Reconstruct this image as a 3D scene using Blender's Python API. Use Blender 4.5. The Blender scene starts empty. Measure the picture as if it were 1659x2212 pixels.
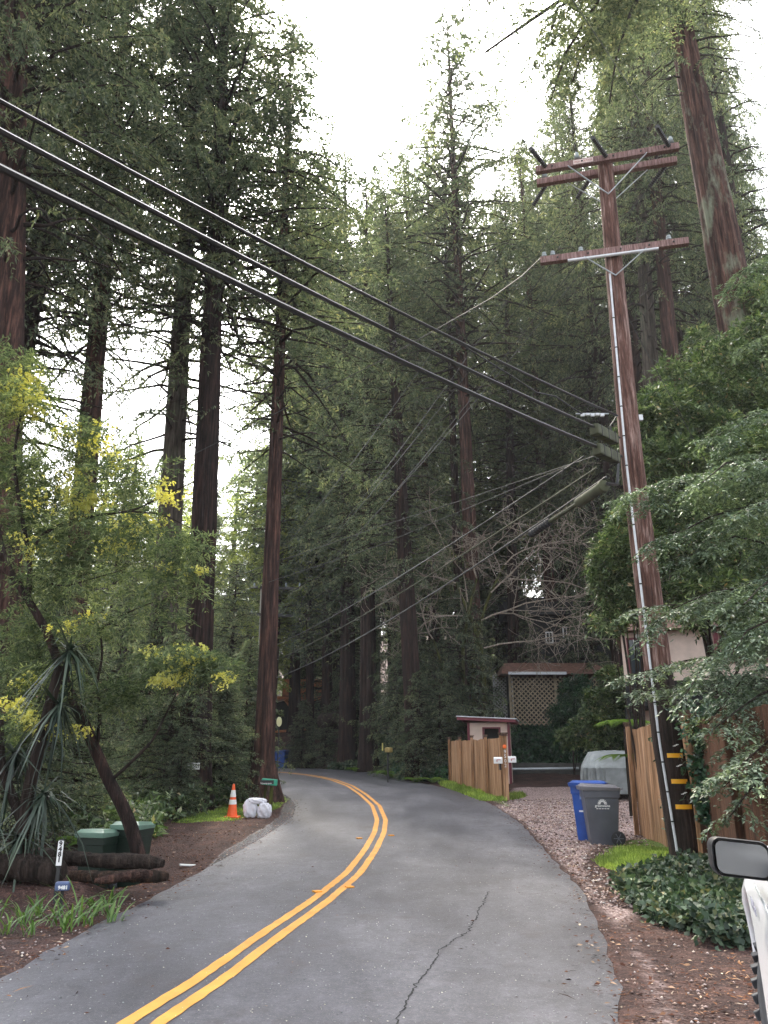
import bpy, bmesh, math, random
import numpy as np
from mathutils import Vector, Matrix
R = math.radians
C = bpy.context.scene.collection
scene = bpy.context.scene
rng = np.random.default_rng(7)
random.seed(7)

# ---------------- camera, sky, sun, exposure ----------------
F = 1700.0; CX = 829.5; CY = 1106.0; PITCH = R(17.4); CAMZ = 1.6
cam = bpy.data.objects.new('camera', bpy.data.cameras.new('camera')); C.objects.link(cam)
cam.location = (0, 0, CAMZ); cam.rotation_euler = (R(90) + PITCH, 0, 0)
cam.data.sensor_fit = 'VERTICAL'; cam.data.sensor_height = 24; cam.data.lens = 24 * F / 2212
cam.data.clip_end = 3000; cam.data.clip_start = 0.05
scene.camera = cam
SUN_EL, SUN_AZ = 50, -10           # azimuth measured clockwise from +Y
world = bpy.data.worlds.new('World'); scene.world = world; world.use_nodes = True
nt = world.node_tree; nt.nodes.clear()
sky = nt.nodes.new('ShaderNodeTexSky'); sky.sky_type = 'NISHITA'; sky.sun_disc = False
sky.sun_elevation = R(SUN_EL); sky.sun_rotation = R(SUN_AZ); sky.dust_density = 4; sky.air_density = 1.0
hs = nt.nodes.new('ShaderNodeHueSaturation'); hs.inputs['Saturation'].default_value = 0.28
bg = nt.nodes.new('ShaderNodeBackground'); bg.inputs[1].default_value = 0.15
wo = nt.nodes.new('ShaderNodeOutputWorld')
nt.links.new(sky.outputs[0], hs.inputs['Color']); nt.links.new(hs.outputs[0], bg.inputs[0]); nt.links.new(bg.outputs[0], wo.inputs[0])
sl = bpy.data.lights.new('sun', 'SUN'); sl.energy = 1.5; sl.angle = R(10); sl.color = (1, .9, .74)
so = bpy.data.objects.new('sun', sl); C.objects.link(so)
sd = Vector((math.sin(R(SUN_AZ)) * math.cos(R(SUN_EL)), math.cos(R(SUN_AZ)) * math.cos(R(SUN_EL)), math.sin(R(SUN_EL))))
so.rotation_euler = sd.to_track_quat('Z', 'Y').to_euler()
vs = scene.view_settings; vs.view_transform = 'Standard'; vs.look = 'None'; vs.gamma = 1; vs.exposure = 2.5
scene.cycles.max_bounces = 5; scene.cycles.diffuse_bounces = 3; scene.cycles.transmission_bounces = 3
scene.cycles.glossy_bounces = 2; scene.cycles.caustics_reflective = False; scene.cycles.caustics_refractive = False

# ---------------- photo-point helpers (points of a 1659 x 2212 view) ----------------
cp, sp_ = math.cos(PITCH), math.sin(PITCH)
def ray(px, py):
    a = (px - CX) / F; b = (CY - py) / F
    return np.array((a, cp - b * sp_, sp_ + b * cp))
def W(px, py, Y):
    d = ray(px, py); t = Y / d[1]
    return np.array((d[0] * t, Y, CAMZ + d[2] * t))
def _sp(u): return np.where(u > 30, u, 1.2 * np.log1p(np.exp(np.minimum(u, 30) / 1.2)))
def Zr(y):
    y = np.asarray(y, float)
    return 0.035 * (_sp(y - 14) - _sp(y - 44))
def G(px, py):                     # point of the road surface seen at a pixel
    d = ray(px, py); lo, hi = 0.5, 400.0
    for _ in range(60):
        m = (lo + hi) / 2
        if CAMZ + d[2] * m > Zr(d[1] * m): lo = m
        else: hi = m
    return np.array((d[0] * lo, d[1] * lo, float(Zr(d[1] * lo))))
def GY(px, Y):                     # ground point under pixel column px at distance Y
    z = 0.
    for _ in range(6):
        dz = z - CAMZ; b = (dz / Y * cp - sp_) / (cp + dz / Y * sp_) ; t = Y / (cp - b * sp_)
        x = (px - CX) / F * t; z = float(H(x, Y))
    return np.array((x, Y, z))

def inpoly(x, y, poly):
    x = np.asarray(x, float); y = np.asarray(y, float); r = np.zeros(np.broadcast(x, y).shape, bool)
    n = len(poly)
    for i in range(n):
        x1, y1 = poly[i][:2]; x2, y2 = poly[(i + 1) % n][:2]
        if y1 == y2: continue
        c = ((y1 > y) != (y2 > y)) & (x < (x2 - x1) * (y - y1) / (y2 - y1) + x1)
        r ^= c
    return r
def dpoly(x, y, poly, closed=False):
    x = np.asarray(x, float); y = np.asarray(y, float); best = np.full(np.broadcast(x, y).shape, 1e9)
    n = len(poly)
    for i in range(n if closed else n - 1):
        ax, ay = poly[i][:2]; bx, by = poly[(i + 1) % n][:2]
        dx, dy = bx - ax, by - ay; L = dx * dx + dy * dy + 1e-9
        t = np.clip(((x - ax) * dx + (y - ay) * dy) / L, 0, 1)
        best = np.minimum(best, np.hypot(x - ax - t * dx, y - ay - t * dy))
    return best
def sdist(x, y, poly):
    d = dpoly(x, y, poly, True); return np.where(inpoly(x, y, poly), d, -d)
def sstep(a, b, x):
    t = np.clip((x - a) / (b - a), 0, 1); return t * t * (3 - 2 * t)
def vnoise(x, y, s=1.0, seed=0):   # cheap smooth pseudo noise in -1..1
    x = np.asarray(x) * s; y = np.asarray(y) * s; v = 0; a = 1; t = 0
    for k in range(4):
        p = seed * 1.7 + k * 2.3
        v = v + a * np.sin(x * 1.3 + 2.1 * np.sin(y * .9 + p) + p) * np.cos(y * 1.1 + 1.7 * np.sin(x * .7 - p) + 2 * p)
        t += a; a *= .55; x = x * 2.03; y = y * 2.03
    return v / t

LEFT_PX = [(-420, 2330), (-180, 2200), (0, 2113), (100, 2052), (194, 1999), (278, 1962), (357, 1922), (464, 1862), (555, 1815), (605, 1785), (634, 1760), (640, 1742), (630, 1725), (612, 1713), (590, 1703)]
RIGHT_PX = [(1440, 2600), (1390, 2330), (1357, 2212), (1327, 2104), (1307, 2023), (1276, 1953), (1251, 1912), (1176, 1832), (1125, 1776), (1065, 1738), (1014, 1716), (974, 1704), (930, 1694), (891, 1687), (811, 1668), (732, 1662.5), (661, 1658.5)]
left = [(-9, -12), (-7.5, -4), (-6, 0)] + [tuple(G(*p)[:2]) for p in LEFT_PX]
right = [(1.9, -12), (1.6, -4), (1.45, 0)] + [tuple(G(*p)[:2]) for p in RIGHT_PX]
l2 = left[-1]; r2 = right[-1]
left += [(-6.2, 31), (-10, 36.5), (-17, 42), (-30, 47)]
right += [(-8.0, 50.5), (-14, 54), (-22, 57), (-32, 59)]
def resample(p, n):
    p = np.array(p, float); s = np.r_[0, np.cumsum(np.hypot(*np.diff(p, axis=0).T[:2]))]
    u = np.linspace(0, s[-1], n); return np.stack([np.interp(u, s, p[:, k]) for k in range(p.shape[1])], 1)
def smooth(p, it=3):
    p = p.copy()
    for _ in range(it): p[1:-1] = .25 * p[:-2] + .5 * p[1:-1] + .25 * p[2:]
    return p
LE = smooth(resample(left, 260), 6); RE = smooth(resample(right, 260), 6)
ROADPOLY = np.vstack([LE, RE[::-1]])
HILL = [(-60, 120), (-34, 64), (-14, 59), (-7.4, 55), (-3.6, 48), (-.2, 43.4), (1.2, 38.5), (2.4, 34), (3.1, 33), (4.6, 39.6), (14, 39.6), (22, 31), (27, 10), (29, -30), (400, -60), (400, 400), (-60, 400)]
def H(x, y):
    x = np.asarray(x, float); y = np.asarray(y, float)
    z = Zr(y) + 0 * x
    d = sdist(x, y, HILL)
    h = 2.1 * sstep(0, 3.2, d) + .2 * np.maximum(0, d - 2.5)
    z = z + np.minimum(h, 26)
    z = z + .24 * np.exp(-((y - 10.75 - .05 * x) / .42) ** 2) * sstep(-7.5, -6, x) * sstep(-3.1, -3.8, x)
    r = np.hypot(x, y); z = z + np.minimum(.16 * np.maximum(0, r - 95), 22)
    z = z - .42 * np.exp(-(((x + 4.9) / 1.6) ** 2 + ((y - 13.4) / 1.7) ** 2))
    dr = -sdist(x, y, ROADPOLY)
    out = sstep(.0, .5, dr)
    z = z + out * (.05 * vnoise(x, y, .9, 1) + .025 * vnoise(x, y, 3.1, 5)) + sstep(1.5, 8, dr) * .18 * vnoise(x, y, .25, 2) - .02
    z = z - .03 * (1 - sstep(-.25, .02, dr))
    return z

# ---------------- mesh helpers ----------------
def mesh_np(name, V, faces, mat=None, smooth_=False):
    V = np.asarray(V, np.float32).reshape(-1, 3); me = bpy.data.meshes.new(name)
    faces = np.asarray(faces, np.int32); k = faces.shape[1]; n = len(faces)
    me.vertices.add(len(V)); me.vertices.foreach_set('co', V.ravel())
    me.loops.add(n * k); me.loops.foreach_set('vertex_index', faces.ravel())
    me.polygons.add(n); me.polygons.foreach_set('loop_start', np.arange(0, n * k, k, dtype=np.int32))
    try: me.polygons.foreach_set('loop_total', np.full(n, k, np.int32))
    except Exception: pass
    if smooth_: me.polygons.foreach_set('use_smooth', np.ones(n, bool))
    me.update(calc_edges=True); me.validate()
    if mat: me.materials.append(mat)
    return me
def link(name, me, parent=None, loc=None):
    o = bpy.data.objects.new(name, me); C.objects.link(o)
    if parent: o.parent = parent
    if loc is not None: o.location = tuple(loc)
    return o
def tag(o, label=None, cat=None, group=None, kind=None):
    if label: o['label'] = label
    if cat: o['category'] = cat
    if group: o['group'] = group
    if kind: o['kind'] = kind
    return o
def thing(name, label, cat, loc=(0, 0, 0), rz=0, group=None):
    o = bpy.data.objects.new(name, None); C.objects.link(o); o.location = tuple(loc); o.rotation_euler = (0, 0, rz)
    o.empty_display_size = .2
    return tag(o, label, cat, group)
class MB:
    def __init__(s): s.v = []; s.f = []
    def add(s, vs_, fs):
        n = len(s.v); s.v += [tuple(map(float, v)) for v in vs_]; s.f += [tuple(i + n for i in f) for f in fs]; return s
    def box(s, c, d, rz=0, M=None):
        x, y, z = [q / 2 for q in d]
        vs_ = [(a * x, b * y, e * z) for a in (-1, 1) for b in (-1, 1) for e in (-1, 1)]
        M4 = M if M is not None else Matrix.Rotation(rz, 4, 'Z')
        vs_ = [tuple(M4 @ Vector(v) + Vector(c)) for v in vs_]
        return s.add(vs_, [(0, 1, 3, 2), (4, 6, 7, 5), (0, 4, 5, 1), (2, 3, 7, 6), (0, 2, 6, 4), (1, 5, 7, 3)])
    def beam(s, a, b, w, h, up=(0, 0, 1)):
        a = Vector(a); b = Vector(b); t = (b - a); L = t.length; t.normalize(); u = Vector(up)
        sd_ = t.cross(u)
        if sd_.length < 1e-4: sd_ = t.cross(Vector((1, 0, 0)))
        sd_.normalize(); u = sd_.cross(t)
        M = Matrix((t, sd_, u)).transposed().to_4x4()
        return s.box((a + b) / 2, (L, w, h), M=M)
    def tube(s, pts, rad, n=8, cap=True):
        pts = [Vector(p) for p in pts]; k = len(pts)
        if not hasattr(rad, '__len__'): rad = [rad] * k
        vs_ = []; prev = None
        for i, p in enumerate(pts):
            t = (pts[min(i + 1, k - 1)] - pts[max(i - 1, 0)]).normalized()
            if prev is None:
                u = t.cross(Vector((0, 0, 1)))
                if u.length < .1: u = t.cross(Vector((1, 0, 0)))
            else: u = prev - t * prev.dot(t)
            u.normalize(); prev = u; w = t.cross(u)
            for j in range(n):
                a = 2 * math.pi * j / n
                vs_.append(p + (u * math.cos(a) + w * math.sin(a)) * rad[i])
        fs = [(i * n + j, i * n + (j + 1) % n, (i + 1) * n + (j + 1) % n, (i + 1) * n + j) for i in range(k - 1) for j in range(n)]
        if cap: fs += [tuple(range(n))[::-1], tuple((k - 1) * n + j for j in range(n))]
        return s.add(vs_, fs)
    def lathe(s, prof, c=(0, 0, 0), n=16, M=None, cap=True):
        k = len(prof); vs_ = []
        for r, z in prof:
            for j in range(n):
                a = 2 * math.pi * j / n; v = Vector((r * math.cos(a), r * math.sin(a), z))
                if M is not None: v = M @ v
                vs_.append(v + Vector(c))
        fs = [(i * n + j, i * n + (j + 1) % n, (i + 1) * n + (j + 1) % n, (i + 1) * n + j) for i in range(k - 1) for j in range(n)]
        if cap: fs += [tuple(range(n))[::-1], tuple((k - 1) * n + j for j in range(n))]
        return s.add(vs_, fs)
    def build(s, name, mat, parent=None, smooth_=False, bevel=0, loc=None, seg=2):
        me = bpy.data.meshes.new(name); me.from_pydata(s.v, [], s.f); me.update()
        if mat: me.materials.append(mat)
        bm = bmesh.new(); bm.from_mesh(me); bmesh.ops.recalc_face_normals(bm, faces=bm.faces)
        if bevel: bmesh.ops.bevel(bm, geom=[e for e in bm.edges if e.is_manifold and e.calc_face_angle(0) > .6], offset=bevel, segments=seg, affect='EDGES', profile=.6, clamp_overlap=True)
        bm.to_mesh(me); bm.free()
        if smooth_:
            me.polygons.foreach_set('use_smooth', np.ones(len(me.polygons), bool))
            try: me.set_sharp_from_angle(angle=R(40))
            except Exception: pass
        return link(name, me, parent, loc)
def text_obj(name, body, size, mat, parent=None, loc=(0, 0, 0), rot=(R(90), 0, 0), depth=.0015, spacing=1.0, sx=1.0, bold=0.0):
    cu = bpy.data.curves.new(name, 'FONT'); cu.body = body; cu.size = size; cu.extrude = depth; cu.align_x = 'CENTER'; cu.align_y = 'CENTER'
    cu.space_line = spacing; cu.offset = bold; cu.resolution_u = 2
    t = bpy.data.objects.new('tmp', cu); C.objects.link(t)
    dg = bpy.context.evaluated_depsgraph_get(); dg.update()
    me = bpy.data.meshes.new_from_object(t.evaluated_get(dg)); me.name = name
    bpy.data.objects.remove(t); me.materials.clear(); me.materials.append(mat)
    o = link(name, me, parent, loc); o.rotation_euler = rot; o.scale = (sx, 1, 1); return o

# ---------------- materials ----------------
def newmat(name):
    m = bpy.data.materials.new(name); m.use_nodes = True; m.node_tree.nodes.clear(); return m, m.node_tree
def nd(t, kind, **kw):
    n = t.nodes.new(kind)
    for k, v in kw.items():
        if k in n.inputs: n.inputs[k].default_value = v
        else: setattr(n, k, v)
    return n
def ramp(t, fac, stops):
    r = t.nodes.new('ShaderNodeValToRGB'); e = r.color_ramp.elements
    while len(e) < len(stops): e.new(.5)
    for i, (p, c) in enumerate(stops): e[i].position = p; e[i].color = (*c, 1) if len(c) == 3 else c
    t.links.new(fac, r.inputs[0]); return r.outputs[0]
def noise(t, scale=5, detail=5, stretch=None, coord='Object', rough=.55):
    tc = t.nodes.new('ShaderNodeTexCoord'); v = tc.outputs[coord]
    if stretch:
        mp = t.nodes.new('ShaderNodeMapping'); mp.inputs['Scale'].default_value = stretch; t.links.new(v, mp.inputs[0]); v = mp.outputs[0]
    n = nd(t, 'ShaderNodeTexNoise', Scale=scale, Detail=detail, Roughness=rough); t.links.new(v, n.inputs['Vector']); return n.outputs['Fac']
def mix(t, f, a, b, mode='MIX'):
    m = t.nodes.new('ShaderNodeMix'); m.data_type = 'RGBA'; m.blend_type = mode
    for s_, v in ((0, f), (6, a), (7, b)):
        if hasattr(v, 'is_linked') or isinstance(v, bpy.types.NodeSocket): t.links.new(v, m.inputs[s_])
        elif s_ == 0: m.inputs[0].default_value = v
        else: m.inputs[s_].default_value = (*v, 1)
    return m.outputs[2]
def finish(t, col, rough=.7, bump=None, bs=.3, bd=.02, metal=0, spec=.5):
    p = t.nodes.new('ShaderNodeBsdfPrincipled'); o = t.nodes.new('ShaderNodeOutputMaterial')
    if isinstance(col, bpy.types.NodeSocket): t.links.new(col, p.inputs['Base Color'])
    else: p.inputs['Base Color'].default_value = (*col, 1)
    if isinstance(rough, bpy.types.NodeSocket): t.links.new(rough, p.inputs['Roughness'])
    else: p.inputs['Roughness'].default_value = rough
    p.inputs['Metallic'].default_value = metal; p.inputs['Specular IOR Level'].default_value = spec
    if bump is not None:
        b = nd(t, 'ShaderNodeBump', Strength=bs, Distance=bd); t.links.new(bump, b.inputs['Height']); t.links.new(b.outputs[0], p.inputs['Normal'])
    t.links.new(p.outputs[0], o.inputs[0]); return p
def simple(name, c, rough=.6, var=.25, scale=6, bs=.15, metal=0, spec=.5, stretch=None):
    m, t = newmat(name); n = noise(t, scale, 6, stretch)
    a = tuple(q * (1 - var) for q in c); b = tuple(min(1, q * (1 + var)) for q in c)
    finish(t, ramp(t, n, [(.3, a), (.7, b)]), rough, n, bs, .01, metal, spec); return m
def bark(name, c1, c2, c3, sc=7, lichen=None, bs=.9):
    m, t = newmat(name)
    n = noise(t, sc, 9, (1, 1, .09), rough=.72); n2 = noise(t, sc * 3, 5, (1, 1, .06), rough=.7)
    col = ramp(t, n, [(.33, c1), (.5, c2), (.68, c3)])
    col = mix(t, .75, col, ramp(t, n2, [(.32, (.12, .12, .12)), (.62, (1.25, 1.25, 1.25))]), 'MULTIPLY')
    if lichen:
        n3 = noise(t, 1.1, 7, (1, 1, .4), rough=.7); col = mix(t, ramp(t, n3, [(.54, (0, 0, 0)), (.66, (.85, .85, .85))]), col, lichen)
    mm = t.nodes.new('ShaderNodeMath'); mm.operation = 'ADD'; t.links.new(n, mm.inputs[0]); t.links.new(n2, mm.inputs[1])
    finish(t, col, .9, mm.outputs[0], bs, .06, spec=.2); return m
def foliage(name, stops, trans=.35, clump=.35, gloss=None):
    m, t = newmat(name)
    g = t.nodes.new('ShaderNodeNewGeometry')
    col = ramp(t, g.outputs['Random Per Island'], stops)
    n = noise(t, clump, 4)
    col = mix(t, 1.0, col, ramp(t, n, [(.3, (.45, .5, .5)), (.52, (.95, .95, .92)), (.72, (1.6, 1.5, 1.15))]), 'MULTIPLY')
    o = t.nodes.new('ShaderNodeOutputMaterial')
    if gloss is not None:
        d = t.nodes.new('ShaderNodeBsdfPrincipled'); d.inputs['Roughness'].default_value = gloss; t.links.new(col, d.inputs['Base Color'])
    else:
        d = t.nodes.new('ShaderNodeBsdfDiffuse'); t.links.new(col, d.inputs[0])
    tr = t.nodes.new('ShaderNodeBsdfTranslucent'); c2 = mix(t, 1.0, col, (1.15, 1.22, .72), 'MULTIPLY'); t.links.new(c2, tr.inputs[0])
    mx = t.nodes.new('ShaderNodeMixShader'); mx.inputs[0].default_value = trans
    t.links.new(d.outputs[0], mx.inputs[1]); t.links.new(tr.outputs[0], mx.inputs[2]); t.links.new(mx.outputs[0], o.inputs[0]); return m

M = {}
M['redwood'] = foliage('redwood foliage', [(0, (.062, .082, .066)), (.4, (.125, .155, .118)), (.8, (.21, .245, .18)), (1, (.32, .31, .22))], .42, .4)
M['redwood_far'] = foliage('far redwood foliage', [(0, (.1, .13, .1)), (.5, (.18, .225, .155)), (1, (.31, .34, .22))], .5, .25)  # lighter than the near leaves: distance haze is put into the colour
M['backlit'] = foliage('pale backlit foliage', [(0, (.15, .19, .08)), (.5, (.27, .32, .13)), (1, (.42, .44, .2))], .55, .25)  # glow of sun from behind is painted into this paler, yellower leaf colour
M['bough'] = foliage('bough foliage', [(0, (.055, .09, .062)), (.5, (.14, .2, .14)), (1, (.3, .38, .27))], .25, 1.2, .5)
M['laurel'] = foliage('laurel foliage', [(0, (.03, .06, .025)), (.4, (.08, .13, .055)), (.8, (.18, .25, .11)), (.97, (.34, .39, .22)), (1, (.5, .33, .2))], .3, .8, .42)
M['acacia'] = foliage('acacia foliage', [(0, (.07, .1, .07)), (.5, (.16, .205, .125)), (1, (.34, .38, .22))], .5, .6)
M['blossom'] = foliage('acacia blossom', [(0, (.6, .56, .12)), (1, (.85, .82, .34))], .35, 1)
M['ivy'] = foliage('ivy leaves', [(0, (.015, .032, .018)), (.4, (.04, .075, .042)), (.85, (.1, .155, .09)), (1, (.22, .2, .1))], .15, 1.5, .6)
M['ivy_dark'] = foliage('dark ivy leaves', [(0, (.014, .045, .025)), (.6, (.035, .1, .05)), (1, (.09, .17, .085))], .12, 1.5, .38)
M['fern'] = foliage('fern fronds', [(0, (.1, .18, .05)), (1, (.2, .3, .09))], .4, 1)
M['grass'] = foliage('grass blades', [(0, (.17, .25, .06)), (.6, (.3, .42, .11)), (1, (.5, .6, .2))], .35, 1)
M['strap'] = foliage('strap leaves', [(0, (.06, .14, .03)), (1, (.2, .32, .08))], .3, 1, .4)
M['yucca'] = foliage('yucca leaves', [(0, (.012, .028, .018)), (.7, (.04, .065, .045)), (1, (.1, .13, .1))], .15, 1, .45)
M['litter'] = foliage('leaf litter', [(0, (.07, .032, .024)), (.5, (.13, .06, .042)), (.85, (.24, .13, .08)), (.95, (.42, .3, .22)), (1, (.6, .5, .42))], 0, 1)
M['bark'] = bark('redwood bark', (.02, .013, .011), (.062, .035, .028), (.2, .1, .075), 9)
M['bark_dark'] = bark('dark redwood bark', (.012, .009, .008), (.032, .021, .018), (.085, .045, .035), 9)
M['bark_grey'] = bark('mossy grey bark', (.035, .03, .024), (.09, .075, .06), (.19, .155, .13), 8, (.11, .12, .08))
M['bark_lichen'] = bark('lichen streaked redwood bark', (.022, .013, .01), (.08, .042, .033), (.22, .115, .085), 8, (.24, .27, .19))
M['limb'] = bark('dark limbs', (.015, .012, .01), (.035, .025, .02), (.07, .05, .04), 9)
M['bare'] = bark('bare twig bark', (.22, .18, .13), (.42, .35, .28), (.6, .52, .43), 14)
M['mossbark'] = bark('mossy bark', (.03, .03, .015), (.075, .08, .025), (.14, .15, .04), 8)
M['pole'] = bark('creosoted pole wood', (.035, .018, .014), (.13, .065, .05), (.42, .3, .26), 11, bs=.5)
M['polebase'] = bark('dark pole base', (.012, .01, .009), (.035, .024, .02), (.08, .05, .04), 11, bs=.5)
M['arm'] = bark('crossarm wood', (.15, .09, .08), (.24, .15, .135), (.36, .25, .23), 18, bs=.3)
M['cable'] = simple('black cable', (.008, .009, .01), .38, .3, 3, .3)
M['mosscable'] = simple('mossy cable', (.055, .06, .03), .8, .5, 4, .4)
M['greycable'] = simple('grey wire', (.05, .052, .05), .6, .2, 4, .1)
M['galv'] = simple('galvanised steel', (.5, .54, .56), .45, .15, 20, .05, .6)
M['conduit'] = simple('grey conduit', (.62, .64, .66), .45, .12, 10, .05)
M['dark'] = simple('dark hardware', (.02, .02, .02), .6, .2, 10)
M['porcelain'] = simple('grey porcelain', (.3, .35, .35), .25, .15, 10, .02)
M['yellow'] = simple('yellow reflector', (.85, .42, .01), .4, .06, 20, .02)
M['white'] = simple('white paint', (.78, .78, .76), .5, .05, 12, .05)
M['black'] = simple('black paint', (.015, .015, .015), .5, .1, 12, .02)
M['orange'] = simple('orange plastic', (.85, .12, .02), .45, .08, 8, .02)
M['orangered'] = simple('orange reflector', (.95, .16, .02), .4, .05, 8, .02)
M['green_bin'] = simple('dark green plastic', (.006, .018, .011), .5, .2, 5, .05)
M['green_lid'] = simple('weathered green lid', (.13, .22, .17), .4, .3, 4, .1)
M['grey_bin'] = simple('grey plastic', (.09, .095, .115), .42, .18, 3, .05)
M['grey_lid'] = simple('grey lid', (.17, .165, .185), .35, .15, 4, .05)
M['blue_bin'] = simple('blue plastic', (.018, .075, .33), .4, .3, 3, .05)
M['rubber'] = simple('black rubber', (.022, .022, .024), .75, .2, 15, .2)
M['tyre'] = simple('tyre rubber', (.06, .062, .068), .7, .2, 15, .2)
M['fencewood'] = bark('cedar fence boards', (.2, .105, .05), (.4, .225, .12), (.53, .33, .2), 4, bs=.25)
M['fencedark'] = bark('dark fence boards', (.06, .028, .016), (.11, .052, .03), (.17, .085, .05), 4, bs=.3)
M['postwood'] = bark('post cap wood', (.09, .055, .04), (.16, .1, .075), (.25, .17, .12), 9)
M['cream'] = simple('cream stucco', (.66, .52, .44), .9, .16, 2.2, .1)
M['maroon'] = simple('maroon trim', (.16, .028, .04), .6, .15, 6)
M['darkroof'] = simple('needle covered roof', (.13, .07, .05), .95, .45, 9, .5)
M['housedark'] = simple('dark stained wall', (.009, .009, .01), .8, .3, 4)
M['glass'] = simple('dark window glass', (.03, .04, .05), .08, .2, 2, 0)
M['lattice'] = simple('weathered lattice', (.3, .24, .165), .85, .3, 5, .2)
M['latticegrey'] = simple('grey lattice', (.4, .4, .38), .85, .2, 5, .2)
M['brownroof'] = simple('mossy brown roof', (.17, .085, .06), .95, .5, 7, .6)
M['tarp'] = simple('grey car cover', (.24, .26, .26), .85, .3, 2.5, .35)
M['sandbag'] = simple('white woven sack', (.74, .73, .78), .8, .07, 9, .35)
M['carwhite'] = simple('white car paint', (.86, .86, .88), .18, .02, 3, 0)
M['plastic'] = simple('black plastic trim', (.018, .018, .02), .5, .15, 25, .05)
M['mirror'] = simple('mirror glass', (.1, .105, .11), .22, .05, 2, 0, 1.0)
M['redroof'] = simple('terracotta roof', (.42, .17, .12), .8, .2, 6, .2)
M['decorange'] = simple('orange deck boards', (.5, .17, .07), .8, .3, 5, .2)
M['mint'] = simple('green newspaper box', (.02, .3, .18), .35, .1, 8)
M['paleyellow'] = simple('faded yellow paint', (.55, .5, .16), .6, .15, 8)
M['roadyellow'] = simple('yellow road paint', (.66, .27, .03), .7, .3, 9, .2)
def worn_yellow():
    m, t = newmat('worn yellow road paint'); n = noise(t, 26, 8, rough=.8); n2 = noise(t, 3, 5)
    col = ramp(t, n2, [(.3, (.5, .22, .035)), (.7, (.68, .31, .05))]); col = mix(t, ramp(t, n, [(.6, (0, 0, 0)), (.68, (.8, .8, .8))]), col, (.12, .11, .11)); finish(t, col, .7, n, .3, .004); return m
M['lineyellow'] = worn_yellow()
M['blueplate'] = simple('blue enamel', (.07, .1, .2), .5, .3, 8)
M['rottenwood'] = bark('rotten wood', (.012, .009, .007), (.04, .026, .018), (.11, .06, .04), 9)
M['concrete'] = simple('damp concrete', (.1, .1, .09), .9, .35, 3, .4)
# ---------------- ground ----------------
def ground_material():
    m, t = newmat('forest floor')
    a = lambda n_: nd(t, 'ShaderNodeAttribute', attribute_name=n_).outputs['Fac']
    n1 = noise(t, 2.2, 8, rough=.7); n2 = noise(t, 22, 6, rough=.7); n3 = noise(t, 55, 4, (1, .5, 1))
    duff = mix(t, 1.0, ramp(t, n1, [(.3, (.022, .012, .011)), (.5, (.05, .027, .023)), (.7, (.1, .055, .045))]), ramp(t, n2, [(.3, (.4, .4, .4)), (.5, (1, 1, 1)), (.7, (1.8, 1.7, 1.6))]), 'MULTIPLY')
    duff = mix(t, ramp(t, n3, [(.6, (0, 0, 0)), (.72, (1, 1, 1))]), duff, (.26, .16, .12))
    vor = nd(t, 'ShaderNodeTexVoronoi', Scale=38); tc = t.nodes.new('ShaderNodeTexCoord'); t.links.new(tc.outputs['Object'], vor.inputs['Vector'])
    grav = ramp(t, vor.outputs['Color'], [(.1, (.11, .075, .068)), (.5, (.28, .2, .185)), (.9, (.54, .43, .41))])
    def mask(att, lo, hi, nn):
        mm = t.nodes.new('ShaderNodeMath'); mm.operation = 'MULTIPLY_ADD'; t.links.new(nn, mm.inputs[0]); mm.inputs[1].default_value = .9; t.links.new(att, mm.inputs[2])
        return ramp(t, mm.outputs[0], [(lo, (0, 0, 0)), (hi, (1, 1, 1))])
    def mscaled(att, lo, hi, nn):
        mm = t.nodes.new('ShaderNodeMath'); mm.operation = 'MULTIPLY_ADD'; t.links.new(nn, mm.inputs[0]); mm.inputs[1].default_value = .5; t.links.new(att, mm.inputs[2])
        m2 = t.nodes.new('ShaderNodeMath'); m2.operation = 'MULTIPLY'; t.links.new(mm.outputs[0], m2.inputs[0]); m2.inputs[1].default_value = .66
        return ramp(t, m2.outputs[0], [(lo, (0, 0, 0)), (hi, (1, 1, 1))])
    nn = noise(t, 5, 8, (1, 1.6, 1), rough=.75)
    col = mix(t, mscaled(a('gravel'), .52, .66, nn), duff, grav)
    col = mix(t, mscaled(a('moss'), .5, .7, n1), col, ramp(t, n2, [(.3, (.06, .1, .02)), (.7, (.16, .24, .05))]))
    wet = mscaled(a('wet'), .5, .62, nn)
    col = mix(t, wet, col, ramp(t, n2, [(.3, (.07, .065, .068)), (.7, (.14, .13, .135))]))
    rg = ramp(t, wet, [(0, (.92, .92, .92)), (1, (.22, .22, .22))])
    b = t.nodes.new('ShaderNodeMath'); b.operation = 'ADD'; t.links.new(n2, b.inputs[0]); t.links.new(vor.outputs['Distance'], b.inputs[1])
    finish(t, col, rg, b.outputs[0], .7, .03, spec=.3); return m
def warp(n, c, near, far):
    u = np.linspace(-1, 1, n); k = np.arcsinh(far / near)
    return c + near * np.sinh(u * k)
GX = warp(420, 1, 1.6, 420); GYs = np.concatenate([np.linspace(-60, -3, 14)[:-1], np.linspace(-3, 30, 330)[:-1], 30 + np.geomspace(.12, 390, 150)])
gx, gy = np.meshgrid(GX, GYs); gz = H(gx, gy)
nx, ny = gx.shape[1], gx.shape[0]
idx = np.arange(nx * ny).reshape(ny, nx)
fq = np.stack([idx[:-1, :-1], idx[:-1, 1:], idx[1:, 1:], idx[1:, :-1]], -1).reshape(-1, 4)
gme = mesh_np('ground', np.stack([gx, gy, gz], -1).reshape(-1, 3), fq, ground_material(), True)
def pxpoly(pts): return [tuple(G(*p)[:2]) for p in pts]
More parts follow.
